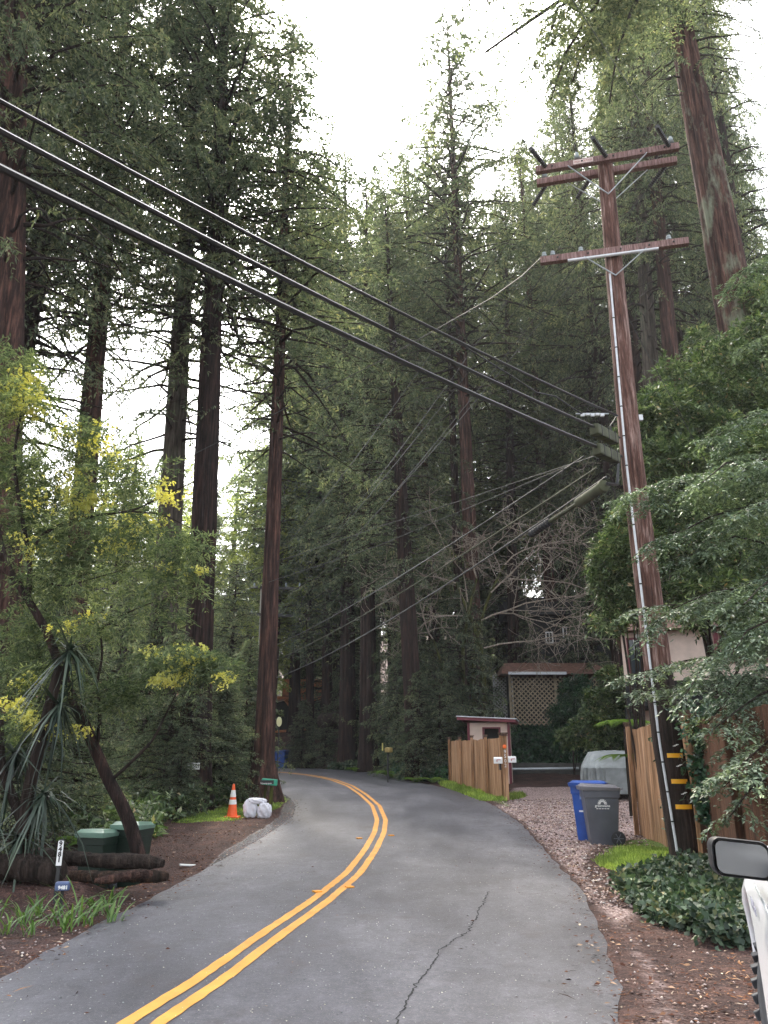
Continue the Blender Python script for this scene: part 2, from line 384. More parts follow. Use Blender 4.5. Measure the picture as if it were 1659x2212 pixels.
DRIVE = pxpoly([(1060, 1737), (1085, 1735), (1105, 1700), (1380, 1698), (1395, 1800), (1330, 1822), (1290, 1835), (1270, 1870), (1310, 1940), (1400, 1960), (1330, 2010), (1276, 1953), (1240, 1900), (1176, 1832), (1125, 1776)])
SHOULD = pxpoly([(1357, 2300), (1327, 2104), (1307, 2023), (1276, 1953), (1340, 1945), (1460, 2060), (1540, 2200), (1560, 2400)])
LSH = pxpoly([(-80, 2150), (-80, 2010), (40, 1985), (160, 1960), (250, 1945), (300, 1940), (240, 1985), (100, 2055)])
LSH2 = pxpoly([(440, 1875), (520, 1830), (590, 1790), (640, 1745), (640, 1730), (600, 1770), (520, 1812), (450, 1850)])
WET = pxpoly([(655, 1760), (638, 1765), (600, 1790), (500, 1850), (430, 1872), (470, 1840), (560, 1790), (600, 1762), (612, 1735), (605, 1712), (625, 1712), (660, 1738)])
MOSS = [pxpoly([(370, 1775), (430, 1755), (500, 1735), (560, 1700), (620, 1725), (600, 1745), (540, 1760), (500, 1772), (420, 1778)]),
        pxpoly([(975, 1706), (1105, 1742), (1095, 1726), (1000, 1690), (975, 1690)]),
        pxpoly([(1300, 1835), (1350, 1812), (1470, 1800), (1480, 1850), (1400, 1860), (1340, 1850)])]
X_, Y_ = gx.ravel(), gy.ravel()
def att(name, v):
    a_ = gme.attributes.new(name, 'FLOAT', 'POINT'); a_.data.foreach_set('value', np.clip(v, 0, 1).astype(np.float32))
def soft(poly, w): return sstep(-w, w, sdist(X_, Y_, poly))
gv = np.maximum(soft(DRIVE, .5), .62 * soft(SHOULD, .35)); gv = np.maximum(gv, .5 * soft(LSH, .3)); gv = np.maximum(gv, .6 * soft(LSH2, .2))
ddr = -sdist(X_, Y_, ROADPOLY); gv = np.maximum(gv, .5 * (1 - sstep(.05, .4, ddr)) * (Y_ < 26))
att('gravel', gv); att('wet', soft(WET, .25)); mo = 0
for p in MOSS: mo = np.maximum(mo, soft(p, .3))
att('moss', mo)
ground = link('ground', gme); tag(ground, kind='structure')

# road
def road_material():
    m, t = newmat('asphalt')
    n1 = noise(t, .6, 7, (1, .35, 1), rough=.65); n2 = noise(t, 48, 5, rough=.85); n3 = noise(t, 12, 10, rough=.85)
    col = ramp(t, n1, [(.3, (.036, .036, .045)), (.5, (.07, .07, .082)), (.68, (.122, .119, .131))])
    col = mix(t, .6, col, ramp(t, noise(t, 2.6, 8, (1, .6, 1), rough=.8), [(.35, (.5, .5, .52)), (.5, (1, 1, 1)), (.65, (1.5, 1.48, 1.48))]), 'MULTIPLY')
    col = mix(t, .8, col, ramp(t, n3, [(.3, (.38, .38, .4)), (.5, (1.0, 1.0, 1.0)), (.7, (1.75, 1.7, 1.7))]), 'MULTIPLY')
    col = mix(t, ramp(t, n2, [(.58, (0, 0, 0)), (.68, (.9, .9, .9))]), col, (.3, .29, .29))
    dk = noise(t, 1.7, 8, rough=.75)
    col = mix(t, ramp(t, dk, [(.54, (0, 0, 0)), (.68, (.75, .75, .75))]), col, (.05, .042, .045))
    rg = ramp(t, n1, [(.3, (.42, .42, .42)), (.7, (.62, .62, .62))])
    finish(t, col, rg, n2, .6, .008, spec=.5); return m
NA = 22; RV = []
for i in range(260):
    for j in range(NA + 1):
        u = j / NA; e = (.06 * vnoise(i * 2.1, j, 1, 9) + rng.normal(0, .03)) if j in (0, NA) else 0
        p = LE[i] * (1 - u) + RE[i] * u
        d_ = (RE[i] - LE[i]); d_ = d_ / np.linalg.norm(d_); p = p + d_ * e
        RV.append((p[0], p[1], float(Zr(p[1])) + .004 - (.02 if j in (0, NA) else 0)))
ii = np.arange(260 * (NA + 1)).reshape(260, NA + 1)
rf = np.stack([ii[:-1, :-1], ii[:-1, 1:], ii[1:, 1:], ii[1:, :-1]], -1).reshape(-1, 4)
road = link('road', mesh_np('road', RV, rf, road_material(), True)); tag(road, kind='structure')
CL_PX = [(150, 2330), (307, 2212), (450, 2120), (582, 2023), (688, 1949), (762, 1888), (800, 1836), (819, 1800), (824, 1772), (812, 1741), (785, 1717), (756, 1698), (720, 1685), (690, 1678.5), (669, 1675)]
cl = [(-4.6, 0), (-3.6, 2)] + [tuple(G(*p)[:2]) for p in CL_PX] + [(-4.6, 40.5), (-7.5, 44)]
CLp = smooth(resample(cl, 400), 8)
def ribbon(name, P, off, w, dz, mat, jitter=0, cut=None):
    T = np.gradient(P, axis=0); T /= np.linalg.norm(T, axis=1)[:, None]; S = np.stack([T[:, 1], -T[:, 0]], 1)
    wj = w / 2 + jitter * rng.uniform(-1, 1, len(P)); wk = w / 2 + jitter * rng.uniform(-1, 1, len(P))
    A = P + S * (off - wj)[:, None] if hasattr(wj, '__len__') else P
    A = P + S * (off - wj[:, None]); B = P + S * (off + wk[:, None])
    V = np.vstack([np.c_[A, Zr(A[:, 1]) + dz], np.c_[B, Zr(B[:, 1]) + dz]]); n = len(P)
    f = [(i, i + 1, n + i + 1, n + i) for i in range(n - 1)]
    return link(name, mesh_np(name, V, f, mat))
for off in (-.1, .1):
    tag(ribbon('centre_line', CLp, off, .105, .009, M['lineyellow'], .006), kind='structure')
CR_PX = [(1055, 1927), (1050, 1940), (1044, 1953), (1034, 1965), (1030, 1985), (1016, 2002), (1012, 2014), (989, 2026), (972, 2040), (949, 2053), (941, 2075), (919, 2104), (905, 2122), (883, 2154), (876, 2172), (858, 2204), (845, 2240)]
ck = resample([tuple(G(*p)[:2]) for p in CR_PX], 140); ck = ck + rng.normal(0, .008, ck.shape)
mcr = simple('crack shadow tar', (.02, .02, .02), .95, .3, 20)
tag(ribbon('road_crack', ck, 0, .012, .0075, mcr, .006), kind='structure')
for (a_, b_) in (((630, 1790), (700, 1740)), ((1120, 1850), (1150, 1875))):
    q = resample([tuple(G(*a_)[:2]), tuple(G(*b_)[:2])], 30) + rng.normal(0, .03, (30, 2))
mk = MB()
for i, p in enumerate([(685, 1928), (755, 1918), (776, 1812), (845, 1806)]):
    g_ = G(*p); o = MB().box((0, 0, .009), (.1, .1, .018)).build('road_marker', M['roadyellow'], None, bevel=.006, loc=(g_[0], g_[1], g_[2] + .005))
    o.rotation_euler = (0, 0, .5)
    tag(o, ['small yellow raised marker left of the double line, nearest the camera', 'small yellow raised marker right of the double line, nearest the camera', 'small yellow raised marker left of the line at the curve', 'small yellow raised marker right of the line at the curve'][i], 'road marker', 'raised yellow road markers')

# ---------------- foliage engine ----------------
def norm(a): return a / (np.linalg.norm(a, axis=-1, keepdims=True) + 1e-9)
def leaves(P, D, N, L, Wd):
    D = norm(D); S = norm(np.cross(D, N)); L = np.asarray(L)[..., None]; Wd = np.asarray(Wd)[..., None]
    U = np.cross(S, D)
    a = P; b = P + D * L * .42 + S * Wd * .5 + U * L * .03; c = P + D * L - U * L * .06; d = P + D * L * .42 - S * Wd * .5 + U * L * .03
    V = np.stack([a, b, c, d], -2).reshape(-1, 3); n = len(V) // 4
    return V, np.arange(n * 4).reshape(n, 4)
def expand(B, D, L, m, leafL, leafW, r, droop=.3, spread=.9, upj=.5):
    """twigs (base, dir, length) -> pairs of leaves along each"""
    K = len(B); D = norm(D); s = (np.arange(m) + .5) / m
    s = np.clip(s[None, :] + r.uniform(-.5, .5, (K, m)) / m, .03, 1)
    P = B[:, None, :] + D[:, None, :] * (s * L[:, None])[..., None]
    P[..., 2] -= droop * (s ** 2) * L[:, None]
    up = norm(np.array((0, 0, 1.)) + r.normal(0, upj, (K, m, 3)))
    side = norm(np.cross(np.repeat(D[:, None, :], m, 1), up))
    out = []
    for sg in (-1, 1):
        dd = norm(D[:, None, :] * (1 - .4 * spread) + sg * side * spread + r.normal(0, .22, (K, m, 3)) + np.array((0, 0, -.35 * droop)))
        l = leafL * r.uniform(.45, 1.45, (K, m)); out.append((P.reshape(-1, 3), dd.reshape(-1, 3), up.reshape(-1, 3), l.ravel(), (leafW * r.uniform(.7, 1.2, (K, m))).ravel()))
    P, D2, U, l, w = [np.concatenate(x) for x in zip(*out)]
    return leaves(P, D2, U, l, w)
def branch_twigs(path, tl, spacing, r, jitter=.35, start=.12, flat=.3):
    path = np.asarray(path, float); s = np.r_[0, np.cumsum(np.linalg.norm(np.diff(path, axis=0), axis=1))]; L = s[-1]
    n = max(3, int(L * (1 - start) / spacing)); u = start * L + (L * (1 - start)) * (np.arange(n) + r.uniform(0, 1, n)) / n
    P = np.stack([np.interp(u, s, path[:, k]) for k in range(3)], 1)
    e = L * .03; Q = np.stack([np.interp(np.minimum(u + e, L), s, path[:, k]) for k in range(3)], 1); Q0 = np.stack([np.interp(u - e, s, path[:, k]) for k in range(3)], 1)
    T = norm(Q - Q0); S = norm(np.cross(T, np.array((0, 0, 1.)) + 1e-4))
    sg = np.where(np.arange(n) % 2, 1, -1)[:, None]
    D = norm(T * .55 + S * sg * .9 + r.normal(0, jitter, (n, 3)) * np.array((1, 1, flat)))
    ln = tl * (1 - .55 * (u / L) ** 2) * (.35 + .65 * np.minimum(1, (u / L - start) / .25 + .3)) * r.uniform(.55, 1.2, n)
    return P, D, ln
def tubes_np(paths, rads, n=4):
    """many paths of equal point count -> one mesh"""
    P = np.asarray(paths, float); Rr = np.asarray(rads, float); K, k, _ = P.shape
    T = norm(np.gradient(P, axis=1)); up = np.array((0.13, 0.07, 1.)); S = norm(np.cross(T, up)); U = np.cross(S, T)
    a = 2 * np.pi * np.arange(n) / n
    V = P[:, :, None, :] + Rr[:, :, None, None] * (S[:, :, None, :] * np.cos(a)[None, None, :, None] + U[:, :, None, :] * np.sin(a)[None, None, :, None])
    idx_ = np.arange(K * k * n).reshape(K, k, n)
    f = np.stack([idx_[:, :-1, :], np.roll(idx_, -1, 2)[:, :-1, :], np.roll(idx_, -1, 2)[:, 1:, :], idx_[:, 1:, :]], -1).reshape(-1, 4)
    return V.reshape(-1, 3), f
def crown_proto(name, Ht, z0, Lmax, nb, seed, spacing=.19, tl=.95, m=7, leafL=.19, leafW=.065, mat='redwood', bare=0, droopb=.45, shape=.75, minl=.4, patch=.25, hang=.35):
    """conifer crown on a trunk along +Z of height Ht; crown from z0 up.  returns (leaf mesh, branch mesh)"""
    r = np.random.default_rng(seed); Bs, Ds, Ls = [], [], []; paths, rads = [], []
    for i in range(nb):
        u = (i + r.uniform(0, 1)) / nb; z = z0 + (Ht - z0) * u ** .92
        L = (Lmax * (1 - u) ** shape * min(1, .55 + u * 2.2)) * r.uniform(.55, 1.15) + minl
        az = i * 2.399 + r.uniform(-.6, .6); a = r.uniform(-.1, .25) + .3 * u; b = droopb * r.uniform(.5, 1.2)
        t = np.linspace(0, 1, 7); wob = r.normal(0, .035, (7, 3)).cumsum(0) * L * .5; wob[0] = 0
        c, s_ = math.cos(az), math.sin(az)
        p = np.stack([c * L * t, s_ * L * t, z + L * (a * t - b * t * t)], 1) + wob
        paths.append(p); rads.append(np.linspace(.018 + .012 * L, .006, 7))
        dens = 1.0
        if u < bare: dens = r.uniform(.15, .6)
        P, D, ln = branch_twigs(p, tl * min(1, .35 + L / Lmax), spacing / dens, r, start=.12 if u > bare else .4, jitter=.45, flat=.9); D[:, 2] -= hang
        keep = r.uniform(0, 1, len(P)) > patch * (.5 + .5 * math.sin(i * 1.3)); Bs.append(P[keep]); Ds.append(D[keep]); Ls.append(ln[keep])
    B, D, L = np.concatenate(Bs), np.concatenate(Ds), np.concatenate(Ls)
    V, f = expand(B, D, L, m, leafL, leafW, r, droop=.45)
    lm = mesh_np(name + '_leaves', V, f, M[mat])
    V2, f2 = tubes_np(paths, rads); bmh = mesh_np(name + '_limbs', V2, f2, M['limb'])
    return dict(leaf=lm, limb=bmh, H=Ht)
def fluted_trunk(P, Rd, seed, n=28, flute=.12, rings=34, name='trunk', mat=None, parent=None):
    r = np.random.default_rng(seed); P = np.asarray(P, float); s = np.r_[0, np.cumsum(np.linalg.norm(np.diff(P, axis=0), axis=1))]
    u = np.linspace(0, 1, rings) ** 1.25 * s[-1]
    C_ = np.stack([np.interp(u, s, P[:, k]) for k in range(3)], 1); Rr = np.interp(u, s, Rd)
    a = 2 * np.pi * np.arange(n) / n; ph = r.uniform(0, 6.28, 6)
    fl = sum(np.sin(k * a[None, :] + ph[j] + .22 * u[:, None] / (1 + j)) * w for j, (k, w) in enumerate(((3, .4), (5, .4), (8, .45), (13, .5))))
    rad = Rr[:, None] * (1 + flute * fl + r.normal(0, .018, (rings, n)))
    V = np.stack([C_[:, 0:1] + rad * np.cos(a), C_[:, 1:2] + rad * np.sin(a), np.repeat(C_[:, 2:3], n, 1)], -1).reshape(-1, 3)
    ix = np.arange(rings * n).reshape(rings, n)
    f = np.stack([ix[:-1], np.roll(ix, -1, 1)[:-1], np.roll(ix, -1, 1)[1:], ix[1:]], -1).reshape(-1, 4)
    return link(name, mesh_np(name, V, f, mat, True), parent)

PROT = {
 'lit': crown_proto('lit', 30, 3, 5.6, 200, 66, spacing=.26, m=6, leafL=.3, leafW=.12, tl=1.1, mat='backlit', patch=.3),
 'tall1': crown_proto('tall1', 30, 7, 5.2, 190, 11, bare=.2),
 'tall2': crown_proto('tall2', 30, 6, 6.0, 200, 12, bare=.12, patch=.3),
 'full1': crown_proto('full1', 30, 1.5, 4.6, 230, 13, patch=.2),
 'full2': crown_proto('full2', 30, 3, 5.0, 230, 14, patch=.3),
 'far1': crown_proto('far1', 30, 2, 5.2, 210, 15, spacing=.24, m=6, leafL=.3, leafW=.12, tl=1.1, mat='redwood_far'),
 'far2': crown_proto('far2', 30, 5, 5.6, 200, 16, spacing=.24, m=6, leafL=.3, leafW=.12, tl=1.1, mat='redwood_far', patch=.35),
 'near1': crown_proto('near1', 30, 8, 5.4, 230, 17, spacing=.12, m=9, leafL=.15, leafW=.052, bare=.12, tl=1.0),
 'near2': crown_proto('near2', 30, 6, 5.0, 220, 18, spacing=.12, m=9, leafL=.15, leafW=.052, bare=.2, tl=1.0, patch=.3),
 'sap1': crown_proto('sap1', 8, .2, 2.2, 150, 19, spacing=.1, m=9, leafL=.12, leafW=.045, tl=.6, hang=.2, droopb=.3, minl=.3),
 'sap2': crown_proto('sap2', 8, .3, 2.6, 130, 20, spacing=.1, m=9, leafL=.12, leafW=.045, tl=.65, hang=.25, droopb=.3, minl=.3, patch=.35),
}
def conifer(label, base, top, r0, proto, crown_h=None, group=None, cat='tree', bark_='bark', crown_z0=0, wide=1.0, flare=1.5, name='redwood_tree', seed=0, rz=None, trunk_seg=52):
    """base, top: world points of the trunk line; crown proto scaled to the top; crown_z0 lifts its foot"""
    base = np.array(base, float); top = np.array(top, float); Ht = top[2] - base[2]
    t = thing(name, label, cat, base, 0, group)
    ln = top - base; Rp = [(0, flare), (.012, 1 + (flare - 1) * .55), (.035, 1.12), (.1, 1.0), (.35, .82), (.65, .52), (.9, .2), (1, .04)]
    P = [ln * u + np.array((0, 0, -.3 if u == 0 else 0)) for u, _ in Rp]
    fluted_trunk(P, [r0 * k for _, k in Rp], seed + 100, mat=M[bark_], parent=t, n=trunk_seg)
    pr = PROT[proto]; hz = Ht - crown_z0; s = hz / pr['H']; sh = ln / Ht
    rot = rz if rz is not None else seed * 1.9
    for nm, key in (('crown', 'leaf'), ('branches', 'limb')):
        o = link(nm, pr[key], t)
        Sc = Matrix.Diagonal((s * wide, s * wide, s, 1)); Rz_ = Matrix.Rotation(rot, 4, 'Z')
        o.location = tuple(sh * crown_z0 / 1.0); 
        tilt = Vector((0, 0, 1)).rotation_difference(Vector(sh)).to_matrix().to_4x4()
        o.matrix_local = Matrix.Translation(Vector(sh * crown_z0)) @ tilt @ Rz_ @ Sc
    return t
def line_tree(label, p1, p2, Y, width_px, apex_z=None, apex_py=None, at=None, **kw):
    """trunk line through two photo points at distance Y, carried down to the ground and up to the apex"""
    A = W(*p1, Y); B = W(*p2, Y); d = (B - A) / (B[2] - A[2])
    z = H(A[0], Y)
    for _ in range(4):
        q = A + d * (z - A[2]); z = float(H(q[0], Y))
    base = A + d * (z - A[2])
    if apex_z is None: apex_z = W(B[0] * 0 + CX, apex_py, Y)[2]
    top = A + d * (apex_z - A[2])
    pm = W(*(at or p1), Y); depth = Y * cp + (pm[2] - CAMZ) * sp_
    r0 = width_px * depth / F / 2 / max(.3, (1 - .45 * (pm[2] - base[2]) / (apex_z - base[2])))
    return conifer(label, base, top, r0, **kw)

# ---- individual trees (photo left to right) ----
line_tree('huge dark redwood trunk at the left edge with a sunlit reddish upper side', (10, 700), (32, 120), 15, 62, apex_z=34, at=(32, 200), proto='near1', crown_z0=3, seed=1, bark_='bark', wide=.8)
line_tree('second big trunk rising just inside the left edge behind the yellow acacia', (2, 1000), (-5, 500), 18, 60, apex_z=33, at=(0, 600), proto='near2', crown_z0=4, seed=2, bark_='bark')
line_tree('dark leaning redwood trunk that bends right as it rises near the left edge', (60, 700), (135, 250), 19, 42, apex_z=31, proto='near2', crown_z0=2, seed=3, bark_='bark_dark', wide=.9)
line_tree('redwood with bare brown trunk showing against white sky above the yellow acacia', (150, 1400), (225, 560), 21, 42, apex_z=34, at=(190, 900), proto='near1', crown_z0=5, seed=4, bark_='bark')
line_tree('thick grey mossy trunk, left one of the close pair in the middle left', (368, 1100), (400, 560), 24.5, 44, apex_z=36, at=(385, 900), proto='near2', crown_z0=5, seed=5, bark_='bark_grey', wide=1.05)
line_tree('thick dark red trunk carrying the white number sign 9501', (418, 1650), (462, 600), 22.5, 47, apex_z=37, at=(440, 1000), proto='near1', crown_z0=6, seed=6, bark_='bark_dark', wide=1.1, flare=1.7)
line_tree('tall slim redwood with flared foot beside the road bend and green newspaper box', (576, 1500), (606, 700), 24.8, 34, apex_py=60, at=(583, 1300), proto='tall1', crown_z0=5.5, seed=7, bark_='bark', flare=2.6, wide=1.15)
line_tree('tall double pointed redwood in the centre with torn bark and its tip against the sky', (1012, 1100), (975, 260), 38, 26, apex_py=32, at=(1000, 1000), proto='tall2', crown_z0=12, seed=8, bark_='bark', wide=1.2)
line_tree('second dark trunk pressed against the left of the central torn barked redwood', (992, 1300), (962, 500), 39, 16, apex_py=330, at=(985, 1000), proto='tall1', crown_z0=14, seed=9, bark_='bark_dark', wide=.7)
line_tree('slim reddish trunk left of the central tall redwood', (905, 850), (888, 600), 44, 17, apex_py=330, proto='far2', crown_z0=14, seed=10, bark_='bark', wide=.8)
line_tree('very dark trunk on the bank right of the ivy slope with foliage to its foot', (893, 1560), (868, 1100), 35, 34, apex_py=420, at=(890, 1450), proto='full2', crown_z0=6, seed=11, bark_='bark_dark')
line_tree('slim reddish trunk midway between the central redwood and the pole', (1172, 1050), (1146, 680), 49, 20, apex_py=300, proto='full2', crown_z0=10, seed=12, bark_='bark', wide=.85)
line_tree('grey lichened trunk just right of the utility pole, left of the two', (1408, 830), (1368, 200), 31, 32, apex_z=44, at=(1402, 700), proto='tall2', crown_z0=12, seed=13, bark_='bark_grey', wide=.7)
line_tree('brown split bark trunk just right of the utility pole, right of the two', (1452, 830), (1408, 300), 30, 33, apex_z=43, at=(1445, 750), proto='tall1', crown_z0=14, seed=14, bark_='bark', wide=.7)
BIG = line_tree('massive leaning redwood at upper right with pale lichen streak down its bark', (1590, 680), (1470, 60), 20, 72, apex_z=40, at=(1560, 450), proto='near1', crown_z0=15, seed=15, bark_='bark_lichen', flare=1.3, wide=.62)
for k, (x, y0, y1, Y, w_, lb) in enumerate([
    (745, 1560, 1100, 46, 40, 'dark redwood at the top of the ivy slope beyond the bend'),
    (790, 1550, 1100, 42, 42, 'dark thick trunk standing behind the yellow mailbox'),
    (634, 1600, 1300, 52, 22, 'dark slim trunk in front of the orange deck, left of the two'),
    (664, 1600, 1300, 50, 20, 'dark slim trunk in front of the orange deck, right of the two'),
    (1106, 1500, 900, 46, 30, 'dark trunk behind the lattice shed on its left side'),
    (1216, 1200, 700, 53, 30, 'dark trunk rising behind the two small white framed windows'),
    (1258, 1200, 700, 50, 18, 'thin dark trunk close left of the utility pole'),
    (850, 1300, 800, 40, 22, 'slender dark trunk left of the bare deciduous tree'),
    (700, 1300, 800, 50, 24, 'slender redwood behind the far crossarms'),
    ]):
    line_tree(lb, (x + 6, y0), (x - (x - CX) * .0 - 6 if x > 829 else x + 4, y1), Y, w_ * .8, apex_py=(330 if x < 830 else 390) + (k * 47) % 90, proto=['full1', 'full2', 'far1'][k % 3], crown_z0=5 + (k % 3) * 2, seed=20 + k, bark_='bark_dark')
# background forest: nobody could tell these apart
r_ = np.random.default_rng(5)
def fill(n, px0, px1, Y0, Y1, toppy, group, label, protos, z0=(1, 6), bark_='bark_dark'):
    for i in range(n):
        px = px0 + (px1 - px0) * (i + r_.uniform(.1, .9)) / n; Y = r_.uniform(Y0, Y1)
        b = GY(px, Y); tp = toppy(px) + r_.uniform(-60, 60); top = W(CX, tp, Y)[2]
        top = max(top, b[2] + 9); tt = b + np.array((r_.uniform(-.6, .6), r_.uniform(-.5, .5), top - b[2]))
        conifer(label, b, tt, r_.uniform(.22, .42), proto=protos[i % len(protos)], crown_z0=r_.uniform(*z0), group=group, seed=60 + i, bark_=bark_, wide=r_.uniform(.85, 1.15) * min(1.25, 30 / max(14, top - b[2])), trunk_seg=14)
ctop = lambda px: np.interp(px, [560, 640, 760, 860, 930, 1080, 1150, 1230, 1330, 1500, 1800], [430, 380, 350, 310, 280, 250, 300, 270, 150, -40, -200])
fill(13, 590, 1330, 50, 62, lambda p: ctop(p) + 40, 'forest behind the bend', 'slender dark redwood in the dense forest behind the road bend', ['full1', 'full2', 'far1', 'far2'])
fill(13, 610, 1340, 66, 95, lambda p: ctop(p) + 170, 'forest behind the bend', 'slender dark redwood in the dense forest behind the road bend', ['far1', 'far2'])
fill(13, 1250, 1800, 32, 54, ctop, 'forest on the right hillside', 'tall redwood among many on the right hillside behind the pole', ['full2', 'tall1', 'full1'], (3, 9))
fill(7, 1330, 1800, 58, 85, lambda p: ctop(p) + 150, 'forest on the right hillside', 'tall redwood among many on the right hillside behind the pole', ['far1', 'far2'])
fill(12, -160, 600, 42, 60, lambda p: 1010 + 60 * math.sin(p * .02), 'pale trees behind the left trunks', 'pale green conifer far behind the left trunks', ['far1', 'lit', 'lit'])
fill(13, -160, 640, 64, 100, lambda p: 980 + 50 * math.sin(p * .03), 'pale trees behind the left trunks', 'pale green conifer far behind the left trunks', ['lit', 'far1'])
# ---------------- main utility pole ----------------
PB = W(1482, 1832, 13.8); PB[2] = float(H(PB[0], 13.8)); PT = W(1306, 348, 13.8)
_pc = [W(a, b, 13.8) for a, b in ((1306, 345), (1325, 560), (1347, 800), (1366, 1000), (1402, 1290), (1441, 1600), (1480, 1832))][::-1]
def polept(z): return np.array((np.interp(z, [p[2] for p in _pc], [p[0] for p in _pc]), 13.8, z))
def at_pole(py):                   # height of the pole seen at a picture row
    lo, hi = PB[2], PT[2]
    for _ in range(40):
        m_ = (lo + hi) / 2; p = polept(m_); z = p[2] - CAMZ; dep = p[1] * cp + z * sp_; b = (z * cp - p[1] * sp_) / dep
        if CY - b * F > py: lo = m_
        else: hi = m_
    return polept(lo)
def prad(z): u = (z - PB[2]) / (PT[2] - PB[2]); return .255 - .10 * u
pole = thing('utility_pole', 'tall weathered wooden utility pole with crossarms and three yellow bands', 'utility pole', PB)
def loc_(p): return np.array(p) - PB
rows = 60; zz = np.linspace(PB[2] - .3, PT[2], rows); nn_ = 20
zj = float(at_pole(1450)[2])
for nm, z0_, z1_, mt, lb in (('pole_base', PB[2] - .3, zj, 'polebase', 'dark lower part of the pole'), ('pole_shaft', zj, PT[2], 'pole', None)):
    zs = np.linspace(z0_, z1_, 34); aa = 2 * np.pi * np.arange(nn_) / nn_; V = []
    for z in zs:
        p = polept(z); rr = prad(z) * (1 + .018 * np.sin(3 * aa + z * .7) + rng.normal(0, .006, nn_))
        V += [loc_((p[0] + rr[j] * math.cos(aa[j]), p[1] + rr[j] * math.sin(aa[j]), z)) for j in range(nn_)]
    ix = np.arange(34 * nn_).reshape(34, nn_)
    f = np.stack([ix[:-1], np.roll(ix, -1, 1)[:-1], np.roll(ix, -1, 1)[1:], ix[1:]], -1).reshape(-1, 4).tolist()
    if nm == 'pole_shaft': f.append(list(ix[-1]))
    mb = MB(); mb.add(V, f); o = mb.build(nm, M[mt], pole, smooth_=True)
    if lb: o['label'] = lb
def onz(px, py, z): d = ray(px, py); t = (z - CAMZ) / d[2]; return np.array((d[0] * t, d[1] * t, z))
zt = PT[2] - .12
A1 = onz(1158, 378, zt); A2 = onz(1465, 327, zt); dA = (A2 - A1) / np.linalg.norm(A2 - A1); nA = np.array((-dA[1], dA[0], 0)); nA = nA if nA[1] > 0 else -nA
# put the arm just in front of the pole top
pt_ = polept(zt); sft = nA * (np.dot(pt_ - A1, nA) - .20); A1 = A1 + sft * 1.0; A2 = A2 + sft * 1.0
armo = []
def crossarm(a, b, nm='crossarm', h=.15, w=.115):
    o = MB().beam(loc_(a), loc_(b), w, h).build(nm, M['arm'], pole, bevel=.006); armo.append(o); return o
ca1 = crossarm(A1, A2); B1 = A1 + nA * .40; B2 = A2 + nA * .40; ca2 = crossarm(B1, B2)
zl = float(at_pole(556)[2]); L1 = onz(1168, 575, zl); L2 = onz(1485, 533, zl); pl_ = polept(zl); sf = nA * (np.dot(pl_ - L1, nA) - .22); L1 += sf; L2 += sf
ca3 = crossarm(L1, L2)
def on_arm(a, b, u, dz=0, dn=0): p = np.array(a) + (np.array(b) - np.array(a)) * u + nA * dn; p[2] += dz; return p
def petticoat(par, p, s=1.0, mat='porcelain'):
    prof = [(.012, -.12), (.012, 0), (.05, .0)]
    for k in range(5): prof += [(.085 - .006 * k, .012 + .034 * k), (.055, .03 + .034 * k)]
    prof += [(.04, .185), (.045, .21), (.03, .23), (.001, .235)]
    o = MB().lathe([(r * s, z * s) for r, z in prof], loc_(p), 14).build('insulator', M[mat], par, smooth_=True); return o
for a, b, u, par in ((B1, B2, .06, ca2), (A1, A2, .30, ca1), (A1, A2, .95, ca1)): petticoat(par, on_arm(a, b, u, .09), .85)
def strain(par, p, d, L=.6):
    d = np.array(d, float); d /= np.linalg.norm(d); q = np.array(p) + d * L
    mb = MB(); pts = [np.array(p) + d * L * k / 24 for k in range(25)]; mb.tube([loc_(x) for x in pts], [.03 if k % 2 else .052 for k in range(25)], 8)
    mb.build('strain_insulator', M['dark'], par); return q
dW = np.array((-.62, -.72, .10)); dF = np.array((-.30, .95, -.12)); WIRE = []
for a, b, u, par in ((A1, A2, .07, ca1), (A1, A2, .5, ca1), (A1, A2, .93, ca1)):
    WIRE.append(('n', strain(par, on_arm(a, b, u, .02, -.06), dW)))
for a, b, u, par in ((B1, B2, .07, ca2), (B1, B2, .4, ca2), (B1, B2, .93, ca2)):
    WIRE.append(('f', strain(par, on_arm(a, b, u, -.02, .06), dF)))
def spool(par, p, s=1.):
    return MB().lathe([(.01, -.1), (.012, 0), (.05 * s, .005), (.055 * s, .04), (.03, .05), (.045 * s, .06), (.045 * s, .09), (.02, .1), (.001, .105)], loc_(p), 12).build('insulator', M['porcelain'], par, smooth_=True)
for u in (.03, .09, .285, .875): spool(ca3, on_arm(L1, L2, u, .1, 0), .95)
def brace(par, a, b): MB().beam(loc_(a), loc_(b), .035, .008).build('brace', M['galv'], par)
pv = at_pole(432); brace(pole, on_arm(A1, A2, .23, -.06, -.055), pv - nA * .19); brace(pole, on_arm(A1, A2, .78, -.06, -.055), pv - nA * .19)
brace(pole, on_arm(B1, B2, .22, -.06, .05), pv + nA * .19); brace(pole, on_arm(B1, B2, .8, -.06, .05), pv + nA * .19)
pv = at_pole(607); brace(pole, on_arm(L1, L2, .3, -.06, -.055), pv - nA * .2); brace(pole, on_arm(L1, L2, .72, -.06, -.055), pv - nA * .2)
MB().tube([loc_(on_arm(L1, L2, .19, -.09, -.03)), loc_(on_arm(L1, L2, .8, -.09, -.03))], .032, 10).build('conduit', M['conduit'], pole, smooth_=True)
for u in (.12, .33, .55, .74, .9):
    for a, b in ((A1, A2), (L1, L2)): MB().lathe([(.018, 0), (.018, .03), (.001, .035)], loc_(on_arm(a, b, u, 0, -.05)), 8, M=Matrix.Rotation(R(90), 3, 'X')).build('bolt', M['dark'], pole)
